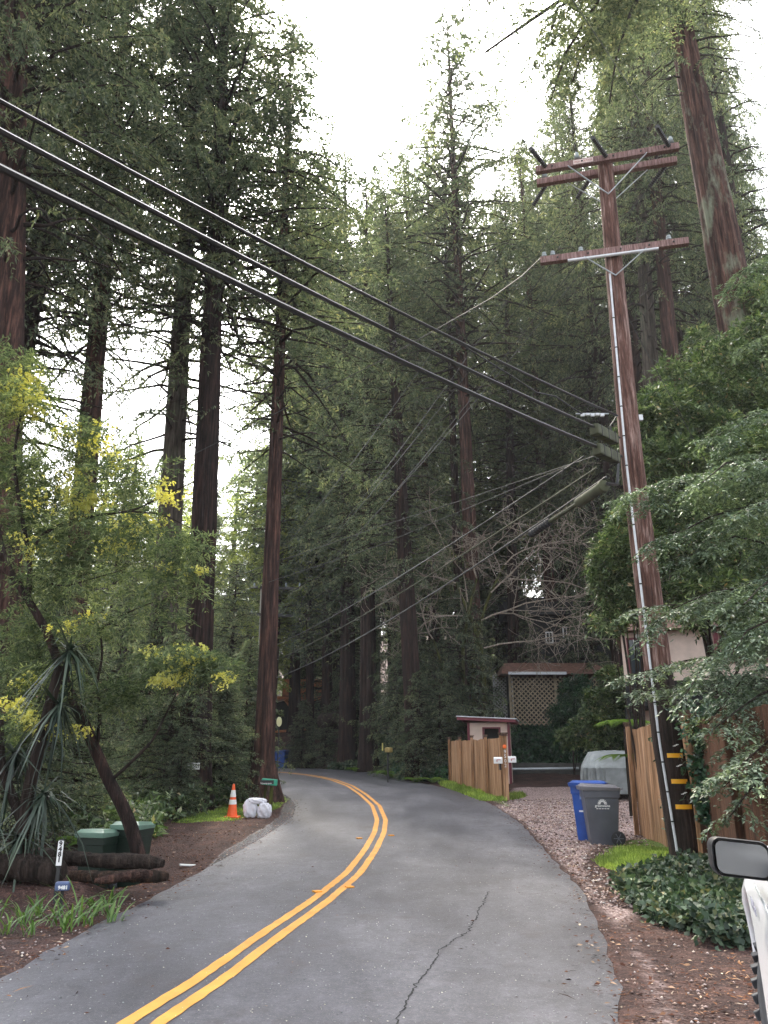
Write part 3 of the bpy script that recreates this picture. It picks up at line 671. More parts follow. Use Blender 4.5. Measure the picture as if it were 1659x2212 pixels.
sg = MB().beam(loc_(on_arm(A1, A2, .27, .0, -.0605)), loc_(on_arm(A1, A2, .41, .0, -.0605)), .004, .1).build('warning_sign', simple('faded sign', (.62, .5, .45), .7, .1, 20), pole)
q = loc_(on_arm(A1, A2, .34, 0, -.064)); tx = text_obj('lettering', 'HIGH VOLTAGE', .066, simple('faded red', (.3, .07, .06), .7), sg, q, (R(90), 0, math.atan2(dA[1], dA[0])), sx=.78)
# conduit running down the near left side
cpts = []
for py in np.linspace(600, 1836, 40):
    p = at_pole(py); cpts.append(loc_(p + np.array((-math.cos(.75) * (prad(p[2]) + .02), -math.sin(.75) * (prad(p[2]) + .02), 0))))
MB().tube(cpts, .021, 8).build('conduit', M['conduit'], pole, smooth_=True)
for k in range(3, 39, 2): MB().tube([cpts[k] - np.array((0, 0, .012)), cpts[k] + np.array((0, 0, .012))], .026, 8).build('strap', M['dark'], pole)
for k, py in enumerate((1632, 1687, 1741)):
    p = at_pole(py); mb = MB(); V = []; rr = prad(p[2]) + .012
    for a in np.linspace(-2.06, -1.0, 9):
        for z in (-.035, .035):
            for r2 in (rr, rr + .006): V.append(loc_((p[0] + r2 * math.cos(a), p[1] + r2 * math.sin(a), p[2] + z)))
    fs = []
    for i in range(8):
        a, b = i * 4, i * 4 + 4
        fs += [(a + 1, b + 1, b + 3, a + 3), (a, a + 2, b + 2, b), (a, b, b + 1, a + 1), (a + 2, a + 3, b + 3, b + 2)]
    fs += [(0, 1, 3, 2), (32, 34, 35, 33)]
    mb.add(V, fs).build('reflector_band', M['yellow'], pole)
for py in (1612, 1655, 1714): # staples and paper scraps
    p = at_pole(py); a = -1.5; mb = MB()
    for k in range(3): mb.box(loc_((p[0] + (prad(p[2]) + .003) * math.cos(a + .12 * k), p[1] + (prad(p[2]) + .003) * math.sin(a + .12 * k), p[2] + .012 * k)), (.045, .004, .012))
    mb.build('paper_scrap', M['white'], pole)
MB().box(loc_(at_pole(905) + np.array((.22, -.05, 0))), (.08, .06, .12)).build('terminal_box', M['conduit'], pole, bevel=.01)
# ---------------- cables ----------------
def cable(name, label, pts, r, mat, sag=0, n=30, group=None, ns=6, cat='cable'):
    pts = [np.array(p, float) for p in pts]
    if len(pts) == 2:
        a, b = pts; pts = [a + (b - a) * u - np.array((0, 0, 4 * sag * u * (1 - u))) for u in np.linspace(0, 1, n)]
    o = MB().tube(pts, r, ns).build(name, M[mat], None, smooth_=True); tag(o, label, cat, group); return o
def beyond(a, b, k): return a + (b - a) * k
def main_cable(lab, pl, py0, attach_py, r, mat, z0, sag):
    a = at_pole(attach_py) + np.array((-.25, -.15, 0)); d = ray(0, py0); t = (z0 - CAMZ) / d[2]; e = np.array((d[0] * t, d[1] * t, z0)); e2 = beyond(a, e, 1.5)
    return a, e2, cable('overhead_cable', lab, [a, e2], r, mat, sag)
MC = [main_cable('topmost of the three thick black cables crossing the upper left', 0, 168, 905, .021, 'cable', 7.1, .25),
      main_cable('middle of the three thick cables crossing the upper left', 0, 229, 952, .026, 'cable', 6.6, .25),
      main_cable('lowest and thickest of the three black cables crossing the upper left', 0, 313, 992, .031, 'cable', 6.1, .22)]
# splice boxes on the two lower cables
def closure(lab, a, b, w, h, mat, grp=None):
    a = np.array(a); b = np.array(b); t = thing('splice_case', lab, 'splice case', (a + b) / 2); c = (a + b) / 2
    MB().beam(a - c, b - c, w, h).build('housing', M[mat], t, bevel=.03)
    for k in (.18, .5, .82): MB().beam(a - c + (b - a) * (k - .01), a - c + (b - a) * (k + .01), w + .02, h + .02).build('clamp', M['dark'], t, bevel=.008)
    return t
for k, (i, u, lb) in enumerate(((1, .012, 'boxy mossy splice case on the middle thick cable beside the pole'), (2, .012, 'boxy mossy splice case on the lowest thick cable beside the pole'))):
    a, e, _ = MC[i]; p0 = a + (e - a) * u; p1 = a + (e - a) * (u + .05); off = np.array((0, 0, -.10))
    closure(lb, p0 + off, p1 + off, .17, .2, 'mosscable')
# cables running away to the far pole
FPx = W(566, 1330, 47)             # far pole at crossarm height
def far_cable(lab, p_px, q_px, Yq, r, mat, sag, Y0=13.4, name='overhead_cable'):
    a = W(*p_px, Y0); b = W(*q_px, Yq); return cable(name, lab, [a, b], r, mat, sag), a, b
SB = W(1338, 1000, 13.5)
_, m0, m1 = far_cable('grey cable carrying the long splice case, running down to the far pole', (1310, 1030), (560, 1476), 46, .02, 'greycable', .5)
far_cable('mossy cable just above the long splice case', (1290, 1010), (560, 1440), 46, .018, 'mosscable', .35)
far_cable('dark cable leaving the pole above the mossy one', (1262, 985), (560, 1408), 46, .014, 'cable', .35)
# long moss-green cylinder hanging under the messenger
def along(a, b, sag, u): return a + (b - a) * u - np.array((0, 0, 4 * sag * u * (1 - u)))
def find_u(a, b, sag, px):
    return min(np.linspace(0, 1, 600), key=lambda u: abs((lambda p: CX + F * p[0] / (p[1] * cp + (p[2] - CAMZ) * sp_) - px)(along(a, b, sag, u))))
u0, u1, u2, u3 = [find_u(m0, m1, .5, x) for x in (1306, 1246, 1186, 1146)]
dn = np.array((0, 0, -.13)); t = thing('splice_case', 'long mossy cylindrical splice case hanging under the grey cable', 'splice case', along(m0, m1, .5, u0)); o_ = along(m0, m1, .5, u0)
P0 = along(m0, m1, .5, u0) + dn - o_; P1 = along(m0, m1, .5, u1) + dn - o_; P2 = along(m0, m1, .5, u2) + dn * .9 - o_; P3 = along(m0, m1, .5, u3) + dn * .9 - o_
MB().tube([P0, P0 + (P1 - P0) * .03, P0 + (P1 - P0) * .12, P0 + (P1 - P0) * .13, P1 - (P1 - P0) * .04, P1], [.07, .115, .115, .1, .1, .07], 14).build('cylinder', M['mosscable'], t, smooth_=True)
MB().tube([P1, P2], .045, 8).build('lead_cable', M['mosscable'], t, smooth_=True)
MB().tube([P2 + (P3 - P2) * k / 16 for k in range(17)], [.085 if k % 2 else .065 for k in range(17)], 12).build('ribbed_boot', M['rubber'], t)
for k in (.1, .35, .62, .9): 
    q = P1 + (P2 - P1) * k; MB().tube([q, q - dn * .9], .018, 6).build('hanger', M['mosscable'], t)
for k in (.2, .3, .6, .9):
    q = P0 + (P1 - P0) * k; MB().tube([q + np.array((0, 0, .1)), q - dn * 1.1], .006, 5).build('wire_clip', M['galv'], t)
cable('overhead_cable', 'thick black cable loop joining the splice cases at the pole', [MC[2][0] + np.array((.0, .1, 0)), at_pole(1010) + np.array((-.3, -.1, 0)), at_pole(1045) + np.array((-.36, -.1, -.05)), m0 + dn], .03, 'cable')
cable('overhead_cable', 'thinner black loop joining the two upper cables at the pole', [MC[0][0], at_pole(930) + np.array((-.42, -.2, 0)), at_pole(955) + np.array((-.35, -.2, 0)), MC[1][0]], .014, 'cable')
# white clamp cluster
t = thing('cable_clamp', 'white clamp cluster on the topmost cable near the pole', 'cable clamp', W(1280, 897, 13.2))
for k in range(5): MB().box((.09 * k - .18, 0, .015 * (k % 2)), (.07, .05, .05)).build('clamp', M['conduit'], t, bevel=.01)
MB().tube([(-.3, 0, .03), (.3, 0, .03)], .012, 6).build('rod', M['galv'], t)
cable('overhead_cable', 'black drop cable sagging below the topmost cable to the white clamps', [W(990, 740, 11.5), W(1105, 812, 12.2), W(1160, 848, 12.6), W(1200, 856, 12.9), W(1235, 880, 13.1), W(1262, 897, 13.2)], .012, 'cable')
# service drop to the left house, and thin wires
a = on_arm(L1, L2, .03, .14); b = W(0, 1165, 26)
cable('service_wire', 'pale service wire running from the lower crossarm far down to the left', [a, W(1128, 596, 14.4) + np.array((0, 0, 0)), W(1060, 645, 15.2), W(823, 779, 17.6), W(595, 893, 20.5), W(347, 1017, 23), W(64, 1136, 25.5), W(-200, 1240, 28)], .011, 'greycable')
cable('service_wire', 'thin wire crossing the middle of the forest from the splice cases leftward', [W(1285, 985, 13.6), W(1000, 1080, 17), W(823, 1136, 20), W(694, 1181, 23), W(446, 1266, 28), W(223, 1334, 33), W(-60, 1400, 38)], .008, 'greycable')
cable('service_wire', 'second thin wire just below the one crossing the middle forest', [W(1262, 992, 13.6), W(820, 1178, 20), W(446, 1302, 28), W(160, 1385, 36)], .007, 'greycable')
ends_f = [W(536, 1264, 47), W(615, 1266, 47), W(650, 1262, 47)]
nl = ['thin power wire from the left end of the upper crossarm to the far pole', 'thin power wire from the middle of the upper crossarm to the far pole', 'thin power wire from the right end of the upper crossarm to the far pole']
nn2 = ['thin power wire from the left end of the upper crossarm passing over the road', 'thin power wire from the centre of the upper crossarm passing over the road', 'thin power wire from the right end of the upper crossarm passing over the road']
i = j = 0
for kind_, q in WIRE:
    if kind_ == 'f': cable('power_wire', nl[i], [q, ends_f[i]], .008, 'cable', .7, group='power wires', ns=5); i += 1
    else: cable('power_wire', nn2[j], [q, q + dW * 26], .006, 'cable', .5, group='power wires', ns=5); j += 1
for k, u in enumerate((.09, .285)):
    cable('power_wire', ['thin wire from the lower crossarm left end to the far pole', 'thin wire from the lower crossarm beside its second insulator to the far pole'][k], [on_arm(L1, L2, u, -.05), W(556 + 45 * k, 1326, 47)], .008, 'cable', .6, group='power wires', ns=5)
for k, (p, q, Y) in enumerate((((1372, 930), (1455, 1040), 14.2), ((1325, 1262 - 500), (1480, 900), 14.2))): pass
cable('guy_wire', 'thin grey guy wire slanting down right into the bay foliage', [at_pole(640), W(1590, 1120, 17)], .008, 'greycable')
# far pole behind the bend tree
fb = GY(556, 47); fp = thing('utility_pole', 'pale distant utility pole half hidden behind the slim roadside redwood', 'utility pole', fb)
top_ = W(568, 1262, 47); MB().tube([(0, 0, -.3), top_ - fb], [.2, .15], 10).build('pole_shaft', simple('pale pole wood', (.26, .25, .21), .85, .3, 6, .3, stretch=(1, 1, .1)), fp, smooth_=True)
for (a, b, py) in ((538, 652, 1270), (534, 632, 1328)):
    ar = MB().beam(W(a, py - 2, 46.8) - fb, W(b, py + 2, 46.8) - fb, .12, .16).build('crossarm', M['dark'], fp)
    for u in (.1, .7, .96):
        p = W(a + (b - a) * u, py, 46.8) - fb; MB().lathe([(.06, .08), (.07, .2), (.05, .3), (.001, .33)], p, 8).build('insulator', M['porcelain'], ar, smooth_=True)
        if py > 1300: break

# ---------------- fences ----------------
def board_fence(name, label, a, b, h0, h1, mat, post_px=None, bw=.14, t_=.02, caps=True, cat='fence', nposts=4, postmat=None, side=1):
    a = np.array(a, float); b = np.array(b, float); t = thing(name, label, cat, a); d = b - a; L = np.hypot(d[0], d[1]); u = d / L; n = int(L / bw); nrm = np.array((-u[1], u[0], 0)) * side
    mb = MB()
    for i in range(n):
        s0, s1 = i * bw + .0012, (i + 1) * bw - .0012; k = (i + .5) / n; p = a + u * (s0 + s1) / 2; z0 = float(H(p[0], p[1])) - .06 - a[2]; hh = h0 + (h1 - h0) * k + rng.uniform(-.005, .005)
        q = u * (s0 + s1) / 2 + nrm * rng.uniform(0, .004); mb.box((q[0], q[1], z0 + (hh + .06) / 2), (s1 - s0, t_, hh + .06), rz=math.atan2(u[1], u[0]))
    mb.build('boards', M[mat], t, bevel=.003, seg=1)
    for i in range(nposts):
        k = i / (nposts - 1); p = u * L * k - nrm * .07; z0 = float(H(*(a + p)[:2])) - a[2]; hh = h0 + (h1 - h0) * k + .06
        po = MB().box((p[0], p[1], z0 + hh / 2 - .1), (.09, .09, hh + .2), rz=math.atan2(u[1], u[0])).build('post', M[postmat or mat], t, bevel=.006)
        if caps:
            c = MB(); c.box((p[0], p[1], z0 + hh + .03), (.11, .11, .05), rz=math.atan2(u[1], u[0])); c.box((p[0], p[1], z0 + hh + .07), (.15, .15, .03), rz=math.atan2(u[1], u[0])); c.build('post_cap', M['postwood'], po, bevel=.006)
    return t, u, L, nrm
FA = G(976, 1692); FB = G(1092, 1727)
FB[2] = float(H(FB[0], FB[1])); FA[2] = float(H(FA[0], FA[1]))
fa, ua, La, na = board_fence('board_fence', 'leaning cedar board fence between the road and the driveway, bright grass along its foot', FA, FB, 1.62, 1.86, 'fencewood', nposts=5)
# end post with numbers and reflector facing the camera
pe = FB + ua * .12; ez = float(H(pe[0], pe[1]))
ep = thing('number_post', 'square cedar post at the fence end with vertical house number 9502 and an orange reflector', 'post', (pe[0], pe[1], ez), rz=math.atan2(-pe[0], pe[1]) * .6)
MB().box((0, 0, .85), (.16, .14, 2.1)).build('post', M['fencewood'], ep, bevel=.008)
c = MB(); c.box((0, 0, 1.93), (.2, .18, .06)); c.box((0, 0, 1.98), (.26, .24, .04)); c.build('post_cap', M['postwood'], ep, bevel=.008)
MB().lathe([(.055, 0), (.06, .012), (.04, .022), (.001, .024)], (0, -.071, 1.58), 16, M=Matrix.Rotation(R(90), 3, 'X')).build('reflector', M['orangered'], ep, smooth_=True)
text_obj('number', '9\n5\n0\n2', .15, M['white'], ep, (.01, -.074, 1.22), spacing=.9)
def mailbox(label, p, rz, grp=None):
    t = thing('mailbox', label, 'mailbox', p, rz, grp); w, h, L = .15, .19, .26; prof = [(-w / 2, 0), (w / 2, 0), (w / 2, h * .55)] + [(w / 2 * math.cos(a), h * .55 + h * .45 * math.sin(a)) for a in np.linspace(0, math.pi, 9)[1:-1]] + [(-w / 2, h * .55)]
    n = len(prof); V = [(x, -L / 2, z) for x, z in prof] + [(x, L / 2, z) for x, z in prof]
    f = [(i, (i + 1) % n, n + (i + 1) % n, n + i) for i in range(n)] + [tuple(range(n))[::-1], tuple(range(n, 2 * n))]
    MB().add(V, f).build('box', M['white'], t, bevel=.004)
    fl = MB(); fl.box((-w / 2 - .006, -.03, .11), (.006, .1, .018)); fl.box((-w / 2 - .006, .03, .08), (.006, .02, .07)); fl.build('flag', simple('red flag', (.45, .04, .04), .5), t)
    return t
mb_p = W(1076, 1642, float(FB[1]) - .55); mailbox('white mailbox with a red flag left of the numbered fence post', (mb_p[0], mb_p[1], mb_p[2] - .1), R(78), 'white mailboxes')
mb_p = W(1096.5, 1640, float(FB[1]) - .1); mailbox('white mailbox showing right behind the numbered fence post', (mb_p[0] + .12, mb_p[1], mb_p[2] - .1), R(100), 'white mailboxes')
br = W(1080, 1652, float(FB[1]) - .4); o = MB().box((0, 0, 0), (.04, .3, .3)).build('mailbox_bracket', M['dark'], None, bevel=.01, loc=br); tag(o, 'dark metal bracket under the white mailbox on the fence', 'bracket')
# fence right of the driveway, and dark fence behind the pole
B0 = G(1386, 1800); B0[1] = 17.6; B0 = GY(1384, 17.6); B1_ = GY(1462, 15.2)
board_fence('board_fence', 'tall light cedar fence panel left of the utility pole, beside the driveway', B0, B1_, 2.12, 2.2, 'fencewood', nposts=2, side=1)
C0 = GY(1476, 15.0); C1 = GY(1530, 13.2); C2 = GY(1760, 8.6)
board_fence('board_fence', 'mossy cedar fence boards just right of the utility pole under hanging ivy', C0, C1, 2.15, 2.2, 'fencewood', nposts=2, caps=False)
board_fence('board_fence', 'dark brown tall board fence at the right edge behind the white car mirror', C1 + np.array((.05, -.02, 0)), C2, 2.2, 2.2, 'fencedark', nposts=3, caps=False)

# ---------------- kiosk ----------------
kp = GY(1063, 34.0); ks = thing('mailroom_shed', 'small cream shed with maroon trim and flat overhanging roof behind the leaning fence', 'shed', kp, R(-12))
KW, KD, KH = 1.62, 1.5, 2.1; z1 = W(1050, 1561, 33.3)[2] - kp[2]; KH = z1
op0, op1 = -.18, .42; zb, ztop = KH - 1.3, KH - .24
mb = MB()   # front wall with real opening, side and back walls
for (x0, x1, za, zb_) in ((-KW / 2, op0, 0, KH), (op1, KW / 2, 0, KH), (op0, op1, 0, zb), (op0, op1, ztop, KH)): mb.box(((x0 + x1) / 2, -KD / 2, (za + zb_) / 2), (x1 - x0, .06, zb_ - za))
mb.box((-KW / 2 + .03, .03, KH / 2), (.06, KD - .06, KH)); mb.box((KW / 2 - .03, .03, KH / 2), (.06, KD - .06, KH)); mb.box((0, KD / 2, KH / 2), (KW - .13, .06, KH)); mb.build('wall', M['cream'], ks)
MB().box((0, .1, KH / 2), (KW - .2, .02, KH)).build('dark_interior', M['black'], ks)
wf = MB(); 
for c_, d_ in (((op0 - .03, -KD / 2 - .035, (zb + ztop) / 2), (.08, .03, ztop - zb + .12)), ((op1 + .03, -KD / 2 - .035, (zb + ztop) / 2), (.08, .03, ztop - zb + .12)), (((op0 + op1) / 2, -KD / 2 - .035, ztop + .03), (op1 - op0 - .02, .03, .06)), (((op0 + op1) / 2, -KD / 2 - .035, zb - .03), (op1 - op0 - .02, .03, .06))): wf.box(c_, d_)
wf.build('window_frame', M['maroon'], ks)
for x in (-KW / 2, KW / 2): MB().box((x, -KD / 2, KH / 2), (.1, .1, KH + .01)).build('corner_trim', M['maroon'], ks)
rf_ = MB().box((-.05, 0, KH + .1), (KW + .75, KD + .8, .12), M=Matrix.Rotation(R(3), 4, 'Y')).build('roof', M['maroon'], ks, bevel=.01)
MB().box((-.05, 0, KH + .185), (KW + .82, KD + .86, .035), M=Matrix.Rotation(R(3), 4, 'Y')).build('roof_edge', M['conduit'], ks)

# ---------------- lattice shed, ivy wall ----------------
def lattice(mb, x0, x1, z0, z1, y, sp=.12, w=.035):
    Wd, Hh = x1 - x0, z1 - z0
    for sgn in (1, -1):
        k = -Hh
        while k < Wd:
            pts = []
            xa, xb = max(0, k), min(Wd, k + Hh)
            if xb > xa + .02:
                za, zb_ = xa - k, xb - k
                if sgn < 0: za, zb_ = Hh - za, Hh - zb_
                mb.beam((x0 + xa, y + sgn * .008, z0 + za), (x0 + xb, y + sgn * .008, z0 + zb_), w, .012, up=(0, 1, 0))
            k += sp * 1.414
LB = W(1105, 1560, 42); LR = W(1308, 1560, 42); zlb = LB[2] - .25
ls = thing('lattice_shed', 'lattice fronted shed with a needle covered brown roof on top of the ivy bank', 'shed', (LB[0], 42, zlb))
WdL = LR[0] - LB[0]; HL = W(1200, 1458, 42)[2] - zlb
for nm, x0, x1 in (('lattice_panel', 0, WdL * .48), ('lattice_panel', WdL * .5, WdL)):
    m_ = MB(); lattice(m_, x0, x1, .1, HL - .1, 0, sp=.17, w=.062); m_.build(nm, M['lattice'], ls)
for x in (0, WdL * .49, WdL): MB().box((x, .02, HL / 2), (.11, .11, HL)).build('post', M['lattice'], ls)
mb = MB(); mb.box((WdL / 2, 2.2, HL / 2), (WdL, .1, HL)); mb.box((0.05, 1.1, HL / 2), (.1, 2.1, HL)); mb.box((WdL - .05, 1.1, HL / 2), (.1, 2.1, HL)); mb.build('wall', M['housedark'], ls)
rz0 = HL; V = [(-.5, -.6, rz0), (WdL + .4, -.6, rz0), (WdL + .4, 2.8, rz0), (-.5, 2.8, rz0), (-.1, 1.1, rz0 + .75), (WdL, 1.1, rz0 + .75)]
MB().add(V, [(0, 1, 5, 4), (2, 3, 4, 5), (0, 4, 3), (1, 2, 5), (0, 3, 2, 1)]).build('roof', M['brownroof'], ls)
MB().box((WdL * .28, -.62, HL + .03), (WdL * .62, .05, .14)).build('white_fascia', M['conduit'], ls)
LG0 = W(1068, 1560, 43.5); lg = thing('lattice_screen', 'grey lattice screen standing left of the lattice shed', 'lattice screen', (LG0[0], 43.2, LG0[2] - .4)); m_ = MB(); lattice(m_, 0, 1.0, 0, 2.9, 0, sp=.14, w=.06); m_.build('lattice_panel', M['latticegrey'], lg)
MB().box((0, 0, 1.4), (.08, .08, 3.0)).build('post', M['latticegrey'], lg); MB().box((1.0, 0, 1.4), (.08, .08, 3.0)).build('post', M['latticegrey'], lg)
rw = MB(); wa = G(1100, 1668); wa[1] = 39.2; rw.box((0, 0, 0), (9.5, .25, .55)); o = rw.build('retaining_wall', M['concrete'], None, bevel=.02, loc=(wa[0] + 4.6, 39.3, float(Zr(39.)) + .25)); tag(o, 'low dark retaining wall at the foot of the ivy bank behind the covered car', 'wall')
o = MB().tube([W(1105, 1662, 38.5), W(1250, 1660, 38.5)], .07, 8).build('pipe', M['galv'], None, smooth_=True); tag(o, 'grey pipe lying along the foot of the ivy bank', 'pipe')

# ---------------- houses ----------------
def window(par, c, w, h, ydir=-1, fm='maroon', rz=0, mull=1):
    f = MB(); y = c[1]; t_ = .07
    for cc, dd in (((c[0] - w / 2, y, c[2]), (t_, .08, h + t_)), ((c[0] + w / 2, y, c[2]), (t_, .08, h + t_)), ((c[0], y, c[2] + h / 2), (w - t_, .08, t_)), ((c[0], y, c[2] - h / 2), (w - t_, .08, t_))): f.box(cc, dd)
    o = f.build('window', M[fm], par); MB().box((c[0], y + .02, c[2]), (w - t_, .02, h - t_)).build('pane', M['glass'], o)
    for k in range(mull): MB().box((c[0] + (k + 1) * w / (mull + 1) - w / 2, y - .01, c[2]), (.035, .04, h - t_)).build('mullion', M['white'], o)
    return o
hx = W(1350, 1480, 27)[0]; hz = float(H(hx + 3, 27)); hs_ = thing('hillside_house', 'cream two storey house with maroon trim half hidden behind boughs at the right edge', 'house', (hx, 27, hz), R(-19))
zu = W(1400, 1368, 27)[2] - hz; zd = W(1400, 1485, 27)[2] - hz; zd2 = W(1400, 1535, 27)[2] - hz
MB().box((6, 3.5, zd2 / 2), (11, 6.6, zd2)).build('lower_wall', M['cream'], hs_); MB().box((6, 3.5, (zd + zu) / 2), (12, 7, zu - zd)).build('upper_wall', M['cream'], hs_)
MB().box((6.2, 1.6, (zd + zd2) / 2), (12.2, 7.6, abs(zd2 - zd) - .02)).build('deck', M['housedark'], hs_)
rz0 = zu + .01; V = [(-.25, -.5, rz0), (12.8, -.5, rz0), (12.8, 8, rz0), (-.25, 8, rz0), (.9, 3.5, rz0 + 1.3), (12.8, 3.5, rz0 + 1.3)]
MB().add(V, [(0, 1, 5, 4), (2, 3, 4, 5), (0, 4, 3), (1, 2, 5), (0, 3, 2, 1)]).build('roof', M['darkroof'], hs_)
window(hs_, (.42, -.03, (zd + zu) / 2 - .05), .42, 1.5); window(hs_, (3.9, -.03, zu - .55), 1.5, .9, mull=2); window(hs_, (6.1, -.03, zu - .55), 1.5, .9, mull=2); window(hs_, (.9, .17, zd2 - 1.3), .7, 1.3)
for x in (.95, 3.0, 5.2): MB().box((x, -.02, (zd + zu) / 2), (.14, .08, zu - zd - .02)).build('trim_board', M['maroon'], hs_)
MB().box((5.5, -.02, zu - 1.1), (5, .06, .09)).build('trim_board', M['maroon'], hs_)
for x in (.1, 2.6): MB().box((x, -1.9, zd2 / 2), (.16, .16, zd2)).build('deck_post', M['housedark'], hs_)
MB().lathe([(.05, 0), (.07, .1), (.02, .16)], (.55, -.1, zu - .2), 10).build('flood_light', M['white'], hs_)
# dark cabin with two little windows
cb = W(1160, 1440, 47); cbz = float(H(cb[0] + 2, 47)); cab = thing('dark_cabin', 'dark stained cabin with two small white framed windows high on the slope', 'cabin', (cb[0], 47, cbz))
zc = W(1190, 1330, 47)[2] - cbz; MB().box((1.8, 2.5, zc / 2), (6.2, 5, zc)).build('wall', M['housedark'], cab)
V = [(-1.7, -.5, zc), (5.3, -.5, zc), (5.3, 5.5, zc), (-1.7, 5.5, zc), (-1.7, 2.5, zc + 1.6), (5.3, 2.5, zc + 1.6)]; MB().add(V, [(0, 1, 5, 4), (2, 3, 4, 5), (0, 4, 3), (1, 2, 5), (0, 3, 2, 1)]).build('roof', M['housedark'], cab)
for px, py in ((1187, 1377), (1224, 1366)):
    p = W(px, py, 46.9); window(cab, (p[0] - cb[0], -.05, p[2] - cbz), .38, .62, fm='white')
p = W(1236, 1400, 46.8); MB().box((p[0] - cb[0] + .1, -.2, zc / 2), (.55, .4, zc)).build('chimney', M['housedark'], cab)
# left houses
lh = W(215, 1510, 44); lz = float(H(lh[0], 44)); L_ = thing('left_house', 'pale house with terracotta roof glimpsed through the acacia behind the green bins', 'house', (lh[0], 44, lz), R(12))
zr = W(215, 1520, 44)[2] - lz; MB().box((0, 3, zr / 2), (7, 6, zr)).build('wall', simple('pale wall', (.6, .62, .62), .8, .1), L_)
V = [(-4.2, -.6, zr), (4.2, -.6, zr), (4.2, 6.6, zr), (-4.2, 6.6, zr), (-3.9, 3, zr + 1.5), (3.9, 3, zr + 1.5)]; MB().add(V, [(0, 1, 5, 4), (2, 3, 4, 5), (0, 4, 3), (1, 2, 5), (0, 3, 2, 1)]).build('roof', M['redroof'], L_)
for x in (-2.2, 0, 2.2): window(L_, (x, -.04, zr - 1.3), 1.1, 1.0, fm='white')
# white picket piece behind the bend tree
pk = thing('picket_fence', 'white picket fence piece left of the flared roadside redwood', 'fence', GY(505, 36)); b_ = np.array(pk.location)
def picks(px0, px1, z0, z1, Y, n):
    for k in range(n):
        x = W(px0 + (px1 - px0) * k / (n - 1), 1600, Y)[0] - b_[0]; MB().box((x, Y - b_[1], (z0 + z1) / 2), (.09, .03, z1 - z0)).build('picket', M['white'], pk)
    x0 = W(px0, 1600, Y)[0] - b_[0]; x1 = W(px1, 1600, Y)[0] - b_[0]
    for z in (z0 + .2, z1 - .15): MB().box(((x0 + x1) / 2, Y - b_[1] + .035, z), (x1 - x0 + .3, .03, .08)).build('rail', M['white'], pk)
picks(478, 530, 0, 1.1, 36, 9)
p = W(545, 1592, 40); sc_ = thing('louvred_gate', 'white slatted gate with a black screen left of the flared redwood', 'gate', (p[0], 40, float(H(p[0], 40)))); pz = p[2] - sc_.location[2]
for k in range(3): MB().box((-.35 + .22 * k, 0, pz), (.12, .04, 1.9)).build('slat', M['white'], sc_)
MB().box((-1.2, .02, pz - .1), (1.5, .05, 2.2)).build('screen', M['black'], sc_); MB().box((-1.3, -.02, pz + 1.05), (1.8, .06, .1)).build('rail', M['white'], sc_); MB().box((-.4, .08, pz / 2), (.1, .1, pz)).build('post', M['dark'], sc_)
# orange deck far behind
p = W(675, 1485, 60); dz0 = float(H(p[0], 60)); dk = thing('deck_house', 'orange timber deck house glimpsed far behind the trunks beyond the bend', 'house', (p[0], 60, dz0)); pz = p[2] - dz0
MB().box((0, 3, pz / 2 - .5), (9, 5, max(pz - 1, 1))).build('wall', M['housedark'], dk); MB().box((0, 0, pz), (4.4, .12, 1.2)).build('railing', M['decorange'], dk); MB().box((0, 1, pz - .75), (6.6, 2, .2)).build('floor', M['decorange'], dk)
for x in (-2, 2): MB().beam((x, .0, pz - .9), (x - x * .8, 1.2, pz - 3), .16, .16).build('strut', M['decorange'], dk)
MB().beam((-3, -.1, pz - 3.2), (2, -.1, pz - 2.9), .14, .16).build('beam', M['decorange'], dk)
# oval sign and far bins
p = W(598, 1559, 33); ov = thing('oval_sign', 'pale yellow oval sign on a post just right of the flared redwood', 'sign', GY(598, 33)); q = np.array(ov.location)
MB().lathe([(.001, -.01), (.11, -.01), (.11, .01), (.001, .01)], (0, -.03, p[2] - q[2]), 20, M=Matrix.Diagonal((1, 1.75, 1)) .to_3x3() @ Matrix.Identity(3) if False else Matrix(((1, 0, 0), (0, 0, 1), (0, 1.75, 0))), cap=False).build('plate', simple('cream sign', (.72, .7, .4), .5, .05), ov)
MB().tube([(0, 0, 0), (0, 0, p[2] - q[2] + .1)], .025, 6).build('post', M['dark'], ov)
